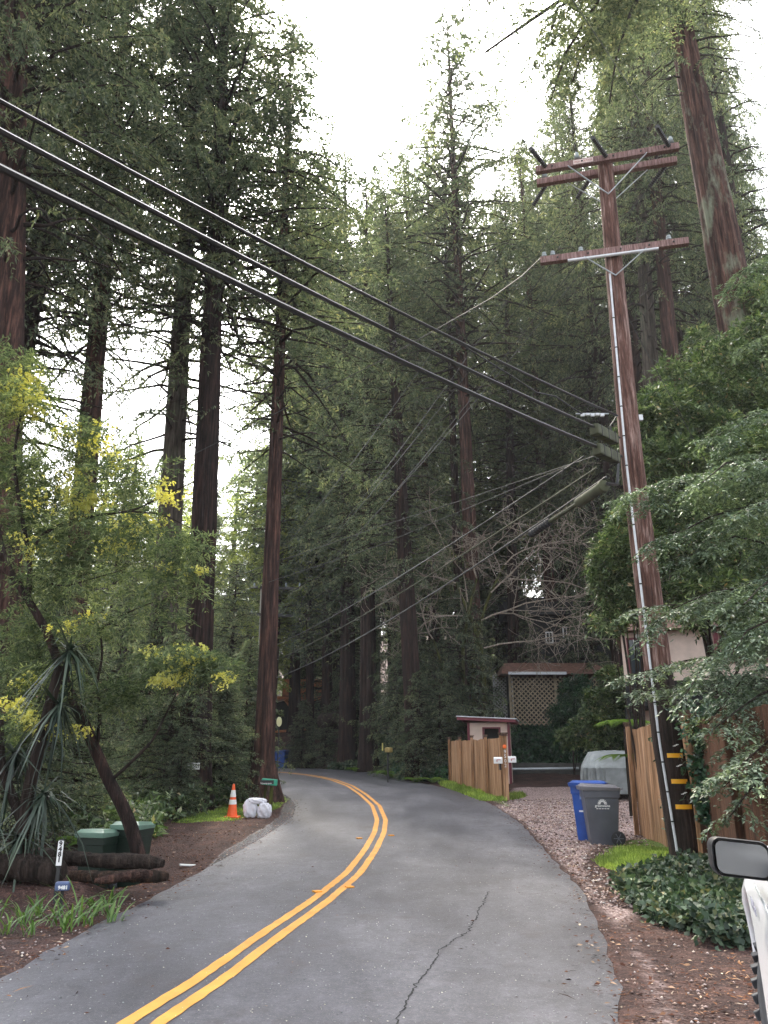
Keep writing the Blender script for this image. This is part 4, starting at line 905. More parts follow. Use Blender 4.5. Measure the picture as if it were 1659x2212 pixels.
# ---------------- wheeled bins ----------------
def bin_(label, p, rz, body, lid, group, h=1.02, w=.6, logo=None, wheel=True, openlid=0, s=1.):
    t = thing('wheelie_bin', label, 'bin', p, rz, group); hb = h * .9; wt, wb = w, w * .78; dt, db = w * 1.12, w * .82; mb = MB()
    rings = [(0, wb * .96, db * .96), (.03, wb, db), (hb * .82, wt * .95, dt * .95), (hb * .83, wt * 1.0, dt * 1.0), (hb, wt * 1.03, dt * 1.03)]; V = []; n = 16; k_ = .1
    def rr(w_, d_):
        out = []
        for cx_, cy_, a0 in ((1, 1, 0), (-1, 1, 90), (-1, -1, 180), (1, -1, 270)):
            for a in (0, 30, 60, 90): out.append((cx_ * (w_ / 2 - k_ * w_ / 2) + k_ * w_ / 2 * math.cos(R(a0 + a)), cy_ * (d_ / 2 - k_ * d_ / 2) + k_ * d_ / 2 * math.sin(R(a0 + a))))
        return out
    for z, w_, d_ in rings: V += [(x, y, z) for x, y in rr(w_, d_)]
    f = [(i * n + j, i * n + (j + 1) % n, (i + 1) * n + (j + 1) % n, (i + 1) * n + j) for i in range(4) for j in range(n)] + [tuple(range(n))[::-1], tuple(range(4 * n, 5 * n))]
    mb.add(V, f).build('body', M[body], t, smooth_=True)
    V = []
    for z, sc in ((hb - .045, 1.08), (hb + .0, 1.12), (hb + .012, 1.12), (hb + .016, 1.04), (hb + .06, .86)):
        V += [(x, y - .02, z + (.03 * (-y / dt) if z > hb else 0)) for x, y in rr(wt * sc, dt * sc)]
    f = [(i * n + j, i * n + (j + 1) % n, (i + 1) * n + (j + 1) % n, (i + 1) * n + j) for i in range(4) for j in range(n)] + [tuple(range(n))[::-1], tuple(range(4 * n, 5 * n))]
    ld = MB().add(V, f).build('lid', M[lid], t, smooth_=True)
    MB().tube([(-w * .42, dt * .58, hb - .02), (w * .42, dt * .58, hb - .02)], .018, 8).build('handle', M[lid], t, smooth_=True)
    for sx in (-1, 1):
        wl = MB().lathe([(.045, -.028), (.1, -.03), (.13, -.02), (.13, .02), (.1, .03), (.045, .028)], (sx * (wb / 2 + .035), db / 2 + .0, .13), 22, M=Matrix.Rotation(R(90), 3, 'Y')).build('wheel', M['rubber'], t, smooth_=True)
        sp2 = MB()
        for k in range(6): sp2.beam((sx * (wb / 2 + .067), db / 2, .13), (sx * (wb / 2 + .067), db / 2 + .09 * math.cos(k * math.pi / 3), .13 + .09 * math.sin(k * math.pi / 3)), .012, .022, up=(1, 0, 0))
        sp2.build('rim', M['grey_bin'], wl)
    t.scale = (s, s, s)
    return t, dict(w=wt, d=dt, h=hb, db=db, wb=wb)
# grey bin seen from its side: wheels on the right
gp = G(1304, 1821); gp = GY(1303, float(gp[1])); gb, gi = bin_('dark grey wheelie bin with white sunburst logo, in front of the blue bin', gp, R(-96), 'grey_bin', 'grey_lid', 'bins in the driveway', h=1.13, w=.6)
lg_ = gi['w'] * .95 / 2 + .004; tilt = math.atan((gi['w'] * .95 - gi['wb']) / 2 / (gi['h'] * .82))
lo = MB()
def logo_face(x, z):   # right-hand side plane (+x in bin frame shows to camera after rotation)
    return None
sid = -1
th0 = thing if False else None
sid = 1
lp = np.array((sid * (gi['wb'] / 2 + (gi['w'] * .95 - gi['wb']) / 2 * (.72 / .82) + .006), .0, gi['h'] * .72))
for k in range(9):
    a = math.pi * k / 8; r0_, r1_ = .035, .085
    c_, s_ = math.cos(a), math.sin(a); n0 = lp + np.array((0, c_ * r0_, s_ * r0_)); n1 = lp + np.array((0, c_ * r1_, s_ * r1_)); lo.beam(n0, n1, .016, .003, up=(1, 0, 0))
lo.build('sunburst_logo', M['white'], gb)
text_obj('lettering', 'greenwaste', .06, M['white'], gb, lp + np.array((.001, 0, -.035)), (R(90), 0, R(90) * sid), .002, bold=.001)
d_ = MB()
for k in range(5): d_.box(lp + np.array((0, -.09 + .05 * k - .01, -.085)), (.003, .036, .012))
d_.build('small_print', M['white'], gb)
bp = GY(1281, float(gp[1]) + .75); bb, bi = bin_('blue recycling wheelie bin with muddy lower half behind the grey bin', bp, R(-20), 'blue_bin', 'blue_bin', 'bins in the driveway', h=1.17, w=.66)
MB().box((-.1, -bi['d'] / 2 + .02, .82), (.12, .01, .1)).build('sticker', simple('pale blue sticker', (.25, .35, .6), .5), bb)
MB().box((-.14, -bi['d'] / 2 + .05, .55), (.1, .012, .03)).build('sticker', M['white'], bb)
V_ = []
mud = simple('dried mud on plastic', (.16, .095, .06), .9, .4, 9, .2)
# green bins left
for i, (px, Y, rz, lb) in enumerate(((203, 13.3, R(-14), 'dark green wheelie bin with pale lid, left one of the pair behind the fallen log'), (278, 13.6, R(-12), 'dark green wheelie bin partly behind the leaning acacia trunk, right one of the pair'))):
    g_ = GY(px, Y); bin_(lb, g_, rz, 'green_bin', 'green_lid', 'green bins behind the log', h=.98, w=.46)
# far blue bins
for i, (px, Y, lb) in enumerate(((600, 52, 'distant blue bin beyond the bend, half behind the trunk'), (609, 50.5, 'distant blue bin beyond the bend, right one of the pair'))):
    g_ = GY(px, Y); g_[2] = max(g_[2], Zr(Y)); bin_(lb, g_, R(-15), 'blue_bin', 'blue_bin', 'distant blue bins', h=1.1, w=.62)
p = GY(626, 50); o = thing('mailbox', 'small dark mailbox on a post right of the distant blue bins', 'mailbox', p); MB().box((0, 0, .6), (.12, .12, 1.2)).build('post', M['dark'], o); MB().box((0, 0, 1.3), (.5, .4, .3)).build('box', M['dark'], o, bevel=.03)

# ---------------- covered car ----------------
cc = GY(1326, 27.4); car = thing('covered_car', 'car under a wrinkled grey cover at the back of the driveway', 'covered car', cc, R(-13))
def cover():
    n, m = 140, 26; V = []; Lh, Wh = 2.15, .93
    for j in range(m):
        v = j / (m - 1); z = .16 + 1.3 * v ** 1.0
        for i in range(n):
            a = 2 * math.pi * i / n; c_, s_ = math.cos(a), math.sin(a); e = .42
            x = Wh * math.copysign(abs(c_) ** e, c_); y = Lh * math.copysign(abs(s_) ** e, s_)
            zz = z
            hood = .92
            if v > .58:
                k = (v - .58) / .42; x *= 1 - .3 * k ** 1.3; y *= (1 - .46 * k ** .8); 
            if v > .93: k = (v - .93) / .07; x *= 1 - .75 * k; y *= 1 - .75 * k; zz = .16 + 1.3 * .93 + .045 * math.sin(k * 1.57)
            fold = .085 * math.sin(i * .9 + 2 * math.sin(i * .31)) * (1 - v) ** .8 + .05 * math.sin(i * 2.3 + v * 3) * (1 - v)
            bulge = .09 * math.sin(min(1, v / .6) * math.pi) * .6
            rr_ = 1 + (fold + bulge * .4)
            V.append((x * rr_, y * (1 + fold * .5), zz + .035 * math.sin(a * 9) * (1 - v) ** 3 + .02 * vnoise(x * 3, y * 3, 1, 3) * (v > .5)))
    ix = np.arange(n * m).reshape(m, n); f = np.stack([ix[:-1], np.roll(ix, -1, 1)[:-1], np.roll(ix, -1, 1)[1:], ix[1:]], -1).reshape(-1, 4).tolist(); f.append(list(map(int, ix[-1])))
    return MB().add(V, f)
cover().build('cover', M['tarp'], car, smooth_=True)
for x in (-.78, .78):
    for y in (-1.35, 1.35): MB().lathe([(.1, -.1), (.28, -.11), (.31, -.07), (.31, .07), (.28, .11), (.1, .1)], (x, y, .31), 24, M=Matrix.Rotation(R(90), 3, 'Y')).build('wheel', M['tyre'], car, smooth_=True)
MB().box((0, 0, .45), (1.5, 3.8, .35)).build('body', M['plastic'], car)

# ---------------- left roadside things ----------------
# traffic cone
p = GY(501, float(G(501, 1766)[1])); cn = thing('traffic_cone', 'orange traffic cone with two white collars on the green moss', 'traffic cone', p)
h = .78; prof = [(.13, 0), (.03, h)]; 
def cr(z): return .135 - (.135 - .028) * z / h
MB().box((0, 0, .02), (.36, .36, .04)).build('base', M['orange'], cn, bevel=.01)
MB().lathe([(cr(.03), .03), (cr(h), h), (.001, h)], n=24).build('cone_body', M['orange'], cn, smooth_=True)
for z0, z1 in ((.31, .42), (.48, .64)): MB().lathe([(cr(z0) + .004, z0), (cr(z1) + .004, z1)], n=24, cap=False).build('reflective_collar', M['white'], cn, smooth_=True)
# sandbags
def sack(label, p, rz, s, tilt=0):
    n, m = 48, 30; V = []
    for j in range(m):
        v = j / (m - 1) * math.pi
        for i in range(n):
            a = 2 * math.pi * i / n; e = .6; c_, s_ = math.cos(a), math.sin(a)
            r_x = math.copysign(abs(c_) ** e, c_) * math.sin(v) ** .5; r_y = math.copysign(abs(s_) ** e, s_) * math.sin(v) ** .5
            z = -math.cos(v); w_ = 1 + .07 * math.sin(7 * a + 5 * v + p[0] * 9) + .05 * math.sin(13 * a - 4 * v) + .03 * math.sin(23 * a + 9 * v) * math.sin(v) + .09 * vnoise(math.cos(a) * 3 + v, math.sin(a) * 3 + v * 2, 1.6, int(abs(p[0] * 10)) % 7)
            V.append((s[0] * r_x * w_, s[1] * r_y * w_, s[2] * (z + .0) * w_ + s[2]))
    ix = np.arange(n * m).reshape(m, n); f = np.stack([ix[:-1], np.roll(ix, -1, 1)[:-1], np.roll(ix, -1, 1)[1:], ix[1:]], -1).reshape(-1, 4).tolist()
    o = MB().add(V, f).build('sandbag', M['sandbag'], None, smooth_=True, loc=p); o.rotation_euler = (0, tilt, rz); tag(o, label, 'sandbag', 'white sandbags')
sp0 = GY(540, float(G(545, 1764)[1])); sack('upright white sandbag, left one of the pair', sp0, .2, (.165, .11, .2)); sp1 = sp0 + np.array((.34, -.05, 0)); sp1[2] = float(H(*sp1[:2])); sack('upright white sandbag, right one of the pair', sp1, -.3, (.165, .11, .17), .12); sack('white sandbag lying across the other two', sp0 + np.array((.15, .02, .31)), .1, (.23, .13, .07), .06)
# newspaper box
p = GY(575, 22.6); z = W(575, 1689, 22.6)[2] - p[2]; nb = thing('newspaper_box', 'green newspaper box on wooden stakes in front of the flared redwood', 'newspaper box', p, R(6))
b1 = MB(); b1.box((0, 0, z), (.42, .5, .16)); bx_ = b1.build('tube', M['mint'], nb, bevel=.02); bx_.rotation_euler = (0, R(5), 0)
MB().box((0, -.256, z), (.36, .008, .1)).build('opening', M['black'], nb); text_obj('lettering', 'Newspaper', .065, M['white'], nb, (-.02, -.262, z - .03))
MB().box((.12, 0, z / 2 - .06), (.09, .09, z - .1)).build('stake', M['mossbark'], nb); MB().beam((-.12, 0, 0), (-.02, 0, z - .1), .07, .07).build('stake', M['mossbark'], nb)
# number sign 9501 on trunk
p = W(418, 1655, 21.6); s9 = thing('number_sign', 'white house number sign 9501 fixed to the dark trunk', 'sign', p, R(4)); MB().box((0, 0, 0), (.32, .012, .17)).build('plate', M['white'], s9, bevel=.003); text_obj('number', '9501', .15, M['black'], s9, (.04, -.008, 0), sx=.8, bold=.002)
# vertical 9481 post
p = GY(117, 10.0); zc_ = W(117, 1843, 10.0)[2] - p[2]; s8 = thing('number_sign', 'white vertical house number sign 9481 on a dark stake in front of the log', 'sign', p, R(10)); MB().box((0, 0, zc_), (.062, .012, .27)).build('plate', M['white'], s8, bevel=.003)
text_obj('number', '9\n4\n8\n1', .074, M['black'], s8, (0, -.008, zc_ + .015), spacing=.78, bold=.003); MB().box((0, .025, zc_ / 2), (.04, .03, zc_ + .3)).build('stake', M['dark'], s8)
p = GY(128, 9.3); zc_ = W(128, 1914, 9.3)[2] - p[2]; s7 = thing('number_box', 'small blue mailbox lid with white digits 481 low in the strap leaves', 'mailbox', p, R(12)); bb_ = MB(); bb_.box((0, 0, zc_), (.15, .09, .09)); bb_.build('box', M['blueplate'], s7, bevel=.02)
text_obj('number', '9481', .05, M['white'], s7, (.01, -.048, zc_ - .01), bold=.002); MB().box((0, .02, zc_ / 2), (.03, .03, zc_)).build('stake', M['dark'], s7)
p = GY(405, 14.2); o = MB().box((0, 0, .02), (.28, .06, .03)).build('paper_litter', M['white'], None, bevel=.01, loc=p); o.rotation_euler = (0, .1, .5); tag(o, 'crumpled white paper strip lying on the red ground', 'litter')
# logs
def log(label, a, b, r, mat, seed, name='fallen_log'):
    a = np.array(a); b = np.array(b); rr = np.random.default_rng(seed); P = [a + (b - a) * k / 39 + np.array((0, 0, .12 * r * math.sin(k * .2 + seed))) for k in range(40)]; n = 26; mb = MB()
    mb.tube([p_ - a for p_ in P], [r * (1 + .04 * math.sin(k * .45 + seed) + rr.uniform(-.03, .03)) * (1 if 3 < k < 36 else .55 + .12 * min(k, 39 - k)) for k in range(40)], n); mb.v = [tuple(np.array(v) * 1.0 + np.array((0, .35, 1.)) * r * .13 * float(vnoise(v[0] * 1.2, (v[1] + v[2]) * 12, 1.3, seed)) + rr.normal(0, .004, 3)) for v in mb.v]
    o = mb.build(name, M[mat], None, smooth_=True, loc=a); tag(o, label, 'log'); return o
log('long dark fallen log lying in front of the green bins', W(60, 1846, 11.2), W(352, 1866, 10.6), .085, 'limb', 1)
log('mossy fallen log lying nearer the road below the long one', W(150, 1893, 10.6), W(362, 1893, 10.3), .07, 'rottenwood', 2)
log('reddish rotten split wood at the near end of the logs', W(205, 1902, 9.7), W(330, 1886, 9.9), .045, 'bark', 3, 'rotten_wood')
log('dark buried log at the left edge behind the strap leaves', W(-60, 1872, 10.4), W(140, 1880, 10.4), .15, 'limb', 4)
log('fallen trunk bridging the slope beyond the bend', W(686, 1560, 47), W(760, 1548, 47), .42, 'limb', 5)
# yellow mailbox on bank
p = GY(838, 33.5); z = W(838, 1620, 33.5)[2] - p[2]; ym = thing('mailbox', 'faded yellow mailbox on a dark post beside the ivy bank across the road', 'mailbox', p, R(-20)); MB().box((0, 0, z / 2), (.06, .06, max(z, .3))).build('post', M['dark'], ym); MB().box((0, .1, z), (.22, .42, .2)).build('box', simple('yellowish brown tin', (.36, .27, .1), .6), ym, bevel=.05); MB().box((-.16, -.2, z + .12), (.03, .08, .3)).build('flag', M['paleyellow'], ym)

# ---------------- white car ----------------
co = GY(1600, 4.25); co[0] = 1.775; co[2] = float(H(1.775, 4.25)); wc = thing('white_suv', 'white off road vehicle with black mirror and chunky tyre at the right edge', 'car', co, R(-20))
def arc(cy_, cz, r, a0, a1, n=14): return [(cy_ + r * math.cos(R(a)), cz + r * math.sin(R(a))) for a in np.linspace(a0, a1, n)]
prof = [(.62, .62), (.78, .66), (.84, .8), (.82, .98), (.62, 1.1), (.2, 1.16), (-.7, 1.2), (-.9, 1.22), (-3.85, 1.24), (-3.95, 1.0), (-3.98, .55), (-3.5, .48)] + arc(-2.79, .44, .5, 185, -5)[::1] + [(-2.2, .45), (-.6, .45)] + arc(0, .44, .52, 182, 12)
ws = [0, .03, 1.82, 1.85]; n = len(prof); V = []
def inset(p_, k): cy_, cz = -1.5, .8; return (p_[0] + (cy_ - p_[0]) * k, p_[1] + (cz - p_[1]) * k * .6)
V = []
NS = 9
for x, k in ((0.02, .012), (0, 0.0), (0, 0), (.06, 0), (1.79, 0), (1.85, 0), (1.85, 0), (1.83, .012)):
    for y, z in prof:
        tx_ = .0
        if x < .9: xx = x + (.10 * max(0, (z - .95) / .25)) + (.06 * sstep(.3, .9, y))
        else: xx = x - (.10 * max(0, (z - .95) / .25)) - (.06 * sstep(.3, .9, y))
        V.append((xx, y, z))
ix = np.arange(8 * n).reshape(8, n)
f = [(int(ix[i, j]), int(ix[i, (j + 1) % n]), int(ix[i + 1, (j + 1) % n]), int(ix[i + 1, j])) for i in (0, 3, 6) for j in range(n) if i == 3]
V = V[3 * n:5 * n]; f = [(j, (j + 1) % n, n + (j + 1) % n, n + j) for j in range(n)] + [tuple(range(n))[::-1], tuple(range(n, 2 * n))]
# side skins wider than the core, then bevelled
V2 = []
for q, (x, y, z) in enumerate(V):
    base = 0 if q < n else 1.85; sgn = 1 if q < n else -1
    V2.append((base + sgn * (.09 * max(0, (z - .98) / .24) + .07 * float(sstep(.25, .9, y))), y, z))
body = MB().add(V2, f).build('body', M['carwhite'], wc, smooth_=True, bevel=.035, seg=4)
# greenhouse
g = [(-.85, 1.2), (-1.55, 1.74), (-3.75, 1.76), (-3.88, 1.22)]; V = [(.12 + (.12 if z > 1.5 else 0), y, z) for y, z in g] + [(1.73 - (.12 if z > 1.5 else 0), y, z) for y, z in g]
cb_ = MB().add(V, [(0, 1, 2, 3), (7, 6, 5, 4), (0, 4, 5, 1), (1, 5, 6, 2), (2, 6, 7, 3), (3, 7, 4, 0)]).build('cabin', M['carwhite'], wc, bevel=.04, seg=3, smooth_=True)
for x, sx in ((.15, -1), (1.70, 1)):
    V = [(x + sx * .035 - sx * (.0 if z < 1.4 else .095), y, z) for y, z in ((-1.2, 1.28), (-1.68, 1.66), (-2.5, 1.68), (-2.5, 1.28))]; V += [(v[0] - sx * .02, v[1], v[2]) for v in V]
    MB().add(V, [(0, 1, 2, 3), (7, 6, 5, 4), (0, 4, 5, 1), (1, 5, 6, 2), (2, 6, 7, 3), (3, 7, 4, 0)]).build('side_window', M['glass'], wc)
V = [(.3, -.93, 1.3), (1.55, -.93, 1.3), (1.45, -1.5, 1.71), (.4, -1.5, 1.71)]; V += [(a, b + .03, c + .03) for a, b, c in V]; MB().add(V, [(0, 1, 2, 3), (7, 6, 5, 4), (0, 4, 5, 1), (1, 5, 6, 2), (2, 6, 7, 3), (3, 7, 4, 0)]).build('windscreen', M['glass'], wc)
# bumper, wheel wells, flares
MB().box((.93, .88, .68), (1.7, .22, .42)).build('front_bumper', M['plastic'], wc, bevel=.05, seg=3)
MB().box((.16, .62, .62), (.26, .22, .34)).build('bumper_corner', M['plastic'], wc, bevel=.06, seg=3)
MB().box((.93, -1.4, .5), (1.5, 4.2, .3)).build('underbody', M['plastic'], wc)
for yc in (0, -2.79):
    pts = arc(yc, .44, .5, -8, 188, 18); V = []; 
    for y, z in pts: V += [(.06, y, z), (.42, y, z)]
    f = [(2 * i, 2 * i + 1, 2 * i + 3, 2 * i + 2) for i in range(17)]; MB().add(V, f).build('wheel_well', M['plastic'], wc)
def wheel(par, x, yc, yaw, mir=1):
    e = bpy.data.objects.new('wheel', None)
    prof = [(.21, -.11), (.3, -.125), (.355, -.125), (.385, -.1), (.395, -.05), (.395, .05), (.385, .1), (.355, .125), (.3, .125), (.21, .11)]
    Mx = Matrix.Rotation(R(90), 3, 'Y'); w_ = MB().lathe(prof, (0, 0, 0), 48, M=Mx, cap=False)
    o = w_.build('wheel', M['tyre'], par, smooth_=True); o.location = (x, yc, .395); o.rotation_euler = (0, 0, yaw)
    tr = MB()
    for k in range(34):
        a = 2 * math.pi * k / 34; c_, s_ = math.cos(a), math.sin(a); Rm = Matrix.Rotation(a, 4, 'X')
        for sx in (-1, 1):
            M4 = Rm @ Matrix.Translation((sx * .088, 0, .398)) @ Matrix.Rotation(R(22 * sx), 4, 'Z')
            tr.box((0, 0, 0), (.001, .001, .001)) if False else None
            vs2 = [M4 @ Vector((p * .05, q * .022, r2 * .013)) for p in (-1, 1) for q in (-1, 1) for r2 in (-1, 1)]; tr.add(vs2, [(0, 1, 3, 2), (4, 6, 7, 5), (0, 4, 5, 1), (2, 3, 7, 6), (0, 2, 6, 4), (1, 5, 7, 3)])
        M4 = Rm @ Matrix.Translation((0, 0, .398)) @ Matrix.Rotation(R(18), 4, 'Z'); vs2 = [M4 @ Vector((p * .028, q * .02, r2 * .013)) for p in (-1, 1) for q in (-1, 1) for r2 in (-1, 1)]; tr.add(vs2, [(0, 1, 3, 2), (4, 6, 7, 5), (0, 4, 5, 1), (2, 3, 7, 6), (0, 2, 6, 4), (1, 5, 7, 3)])
    tr.build('tread', M['tyre'], o, bevel=.003, seg=1)
    MB().lathe([(.001, -.05), (.1, -.06), (.17, -.09), (.215, -.105), (.215, .1)], (0, 0, 0), 28, M=Mx, cap=False).build('rim', M['galv'], o, smooth_=True)
wheel(wc, .22, 0, R(14)); wheel(wc, 1.75, 0, R(14)); wheel(wc, .14, -2.79, 0); wheel(wc, 1.71, -2.79, 0)
# fender lettering
for bt, yy, zz, rx in (('4x4', -.42, .975, 0),):
    text_obj('lettering', 'Lx4 West', .062, simple('grey decal', (.3, .3, .36), .5), wc, (-.002, -.60, .99), (R(90), 0, R(-90)), .002)
MB().beam((.02, -.52, 1.06), (-.001, -1.6, 1.08), .004, .012).build('body_crease', M['galv'], wc)
# mirror
p0 = W(1601, 1855, 3.35); li = wc.matrix_basis.inverted() if False else (Matrix.Translation(Vector(co)) @ Matrix.Rotation(R(-20), 4, 'Z')).inverted(); q = li @ Vector(p0)
mw, mh = .218, .138
def rrect(w_, h_, r_, n=5):
    out = []
    for cx_, cz_, a0 in ((1, 1, 0), (-1, 1, 90), (-1, -1, 180), (1, -1, 270)):
        for a in np.linspace(0, 90, n): out.append((cx_ * (w_ / 2 - r_) + r_ * math.cos(R(a0 + a)), cz_ * (h_ / 2 - r_) + r_ * math.sin(R(a0 + a))))
    return out
def plate(rings):
    V = []; 
    for y, w_, h_, r_, ox in rings: V += [(x + ox, y, z - .10 * x * (1 if True else 0)) for x, z in rrect(w_, h_, r_)]
    n = 20; k = len(rings); f = [(i * n + j, i * n + (j + 1) % n, (i + 1) * n + (j + 1) % n, (i + 1) * n + j) for i in range(k - 1) for j in range(n)] + [tuple(range(n))[::-1], tuple((k - 1) * n + j for j in range(n))]
    return MB().add(V, f)
mh_ = plate([(0.004, mw * .93, mh * .92, .03, 0), (-.012, mw * 1.0, mh * 1.0, .035, 0), (0.01, mw * 1.03, mh * 1.04, .035, 0), (.07, mw * 1.0, mh * .98, .035, .004), (.12, mw * .6, mh * .6, .03, .02)]).build('mirror_housing', M['plastic'], wc, smooth_=True); mh_.location = q
mh_.rotation_euler = (0, R(0), R(20 - 6)); mh_.location = q
mg = plate([(-.004, mw * .93, mh * .9, .03, 0), (-.0135, mw * .90, mh * .87, .028, 0)]).build('mirror_glass', M['mirror'], mh_); mg.location = (0, -.0, 0)
mg.scale = (.99, 1, .98)
mh_arm = MB().tube([(mw * .42, .05, -.045), (mw * .62, .06, -.065), (mw * .95, .07, -.075)], [.035, .032, .04], 10).build('mirror_arm', M['plastic'], mh_, smooth_=True)
# ---------------- leafy plants ----------------
def cloud(blobs, ntw, r, shell=.55, out=.7, ln=(.25, .5), noise_s=1.2, gap=.0):
    """twigs spread through ellipsoid clumps: (centre, (rx,ry,rz), weight)"""
    B, D, L = [], [], []; tot = sum(b[2] for b in blobs)
    for c, rad, w in blobs:
        n = int(ntw * w / tot); u = norm(r.normal(0, 1, (n, 3))); rr = (shell + (1 - shell) * r.uniform(0, 1, n) ** .6)[:, None]
        p = u * rr * np.array(rad) * (1 + .22 * vnoise(u[:, 0] * 3 + c[0], u[:, 2] * 3 + u[:, 1] * 2, 1, 3))[:, None] + np.array(c)
        v = vnoise(p[:, 0], p[:, 2] + .7 * p[:, 1], noise_s, 4) + r.normal(0, .25, n); k = v > gap - .45
        d = norm(u * out + r.normal(0, .5, (n, 3)) + np.array((0, 0, .0))); B.append(p[k]); D.append(d[k]); L.append(r.uniform(*ln, k.sum()))
    return np.concatenate(B), np.concatenate(D), np.concatenate(L)
def pxblob(px, py, Y, rx, ry=None, w=None, dy=1.):
    c = W(px, py, Y); dep = Y * cp + (c[2] - CAMZ) * sp_; a = rx * dep / F; b = (ry or rx) * dep / F; return (c, (a, a * dy, b), w or rx * (ry or rx))
def limbs_mesh(paths, n=7):
    mb = MB()
    for pts, r0, r1 in paths:
        P = np.array(pts, float); k = max(4, len(P) * 3); s = np.linspace(0, len(P) - 1, k); Q = np.stack([np.interp(s, np.arange(len(P)), P[:, j]) for j in range(3)], 1)
        Q[1:-1] = .25 * Q[:-2] + .5 * Q[1:-1] + .25 * Q[2:]; mb.tube(Q, list(np.linspace(r0, r1, k)), n)
    return mb
# yellow acacia
r = np.random.default_rng(21); YA = 11.3
def wp(pts, Y): return [W(p[0], p[1], (p[2] if len(p) > 2 else Y)) for p in pts]
base = W(303, 1872, YA)
ac = thing('acacia_tree', 'leaning acacia with dark bent trunk and yellow blossom at the left edge', 'tree', base)
trunk = [base] + wp([(300, 1845), (283, 1785), (262, 1735), (234, 1685), (206, 1620), (182, 1560), (152, 1500), (126, 1430), (100, 1360), (62, 1298), (38, 1258), (0, 1215), (-60, 1150)], YA)
tl_ = [np.array(p) - base for p in trunk]
limbs_mesh([(tl_, .1, .042)], 12).build('trunk', M['mossbark'] if False else M['bark_dark'], ac, smooth_=True)
lim = [([(60, 1290), (66, 1240), (60, 1180), (42, 1090), (30, 1000), (36, 940), (55, 850)], .045, .015), ([(62, 1195), (95, 1150), (150, 1125), (215, 1112), (285, 1105, 10.8), (340, 1078, 10.6), (420, 1040, 10.4)], .032, .008),
       ([(285, 1105, 10.8), (350, 1110, 10.5), (410, 1140, 10.2)], .015, .006), ([(208, 1622), (216, 1560), (214, 1520), (210, 1470), (222, 1420), (217, 1360), (190, 1310)], .03, .01), ([(214, 1500), (250, 1480), (320, 1470), (400, 1462, 10.6)], .018, .006),
       ([(235, 1690), (280, 1650), (330, 1600), (360, 1540), (380, 1500)], .028, .008), ([(152, 1500), (100, 1480), (60, 1490)], .02, .008), ([(217, 1360), (260, 1330), (330, 1300), (400, 1290, 10.8)], .016, .005), ([(36, 940), (80, 890), (140, 850)], .014, .005), ([(66, 1240), (130, 1270), (200, 1250), (270, 1230, 10.8)], .016, .005), ([(38, 1258), (10, 1200), (-10, 1100), (-10, 1000)], .03, .01)]
limbs_mesh([([np.array(p) - base for p in wp(pts, YA)], a, b) for pts, a, b in lim], 7).build('limbs', M['limb'], ac, smooth_=True)
bl = [(20, 800, 11.5, 85, 60), (60, 880, 11.3, 75, 55), (20, 1000, 11.8, 70, 75), (190, 960, 11.2, 70, 50), (120, 1040, 11.6, 90, 60), (260, 1040, 10.9, 75, 45), (330, 1010, 10.7, 55, 35), (60, 1130, 11.6, 80, 60), (180, 1160, 11.3, 90, 55), (300, 1150, 10.8, 90, 50), (400, 1180, 10.4, 60, 45), (370, 1250, 10.6, 80, 45), (240, 1260, 11, 90, 50), (110, 1240, 11.5, 80, 60), (330, 1340, 10.8, 70, 35), (220, 1350, 11.1, 80, 40), (60, 1360, 11.6, 70, 60), (400, 1430, 10.3, 85, 38), (470, 1440, 10.2, 45, 30), (330, 1440, 10.6, 50, 30), (60, 1560, 11.0, 75, 35), (120, 1470, 11.2, 70, 40), (40, 1450, 11.5, 60, 50), (260, 1500, 10.9, 60, 40), (10, 1600, 11.2, 50, 30)]
blobs = [pxblob(a, b, Y, c, d, dy=1.2) for a, b, Y, c, d in bl]; blobs = [((np.array(c) - base), rd, w) for c, rd, w in blobs]
B, D, L = cloud(blobs, 4400, r, .15, .35, (.15, .35), 1.8, .2); D[:, 2] *= .5
V, f = expand(B, D, L, 8, .085, .022, r, droop=.5, spread=1.0, upj=.45); link('crown', mesh_np('acacia_crown', V, f, M['acacia']), ac)
ybl = [(15, 860, 11.3, 60, 40), (70, 870, 11.0, 45, 30), (60, 820, 11.2, 40, 25), (180, 935, 11, 55, 30), (215, 960, 10.9, 40, 25), (170, 1030, 11, 40, 25), (255, 1000, 10.8, 50, 25), (130, 1075, 11, 80, 35), (180, 1095, 11, 20, 14), (350, 1040, 10.4, 18, 12), (352, 1068, 10.3, 18, 12), (210, 1080, 10.8, 30, 20), (380, 1075, 10.4, 30, 16), (300, 1130, 10.6, 70, 20), (260, 1180, 10.7, 50, 20), (370, 1225, 10.3, 30, 15), (430, 1225, 10.2, 20, 10), (90, 1180, 11.2, 60, 30), (330, 1405, 10.3, 30, 12), (400, 1410, 10.1, 45, 20), (430, 1425, 10.1, 40, 18), (480, 1465, 10.0, 26, 10), (345, 1470, 10.3, 35, 10), (385, 1460, 10.2, 40, 14), (60, 1550, 10.7, 60, 14), (100, 1572, 10.7, 45, 12), (60, 1470, 11, 30, 14), (170, 1575, 10.8, 30, 10), (30, 1520, 11, 30, 12), (140, 1350, 11, 30, 12), (200, 1330, 11, 25, 10)]
yb = [pxblob(a, b, Y, c, d, w=c * d, dy=.6) for a, b, Y, c, d in ybl]; yb = [((np.array(c) - base), tuple(1.25 * q for q in rd), w ** .8) for c, rd, w in yb]
B, D, L = cloud(yb, 3600, r, .1, .2, (.03, .09), 4.5, .45); D[:, 2] -= .3
V, f = expand(B, D, L, 5, .028, .024, r, droop=.3, spread=.8, upj=.9); link('blossom', mesh_np('acacia_blossom', V, f, M['blossom']), ac)

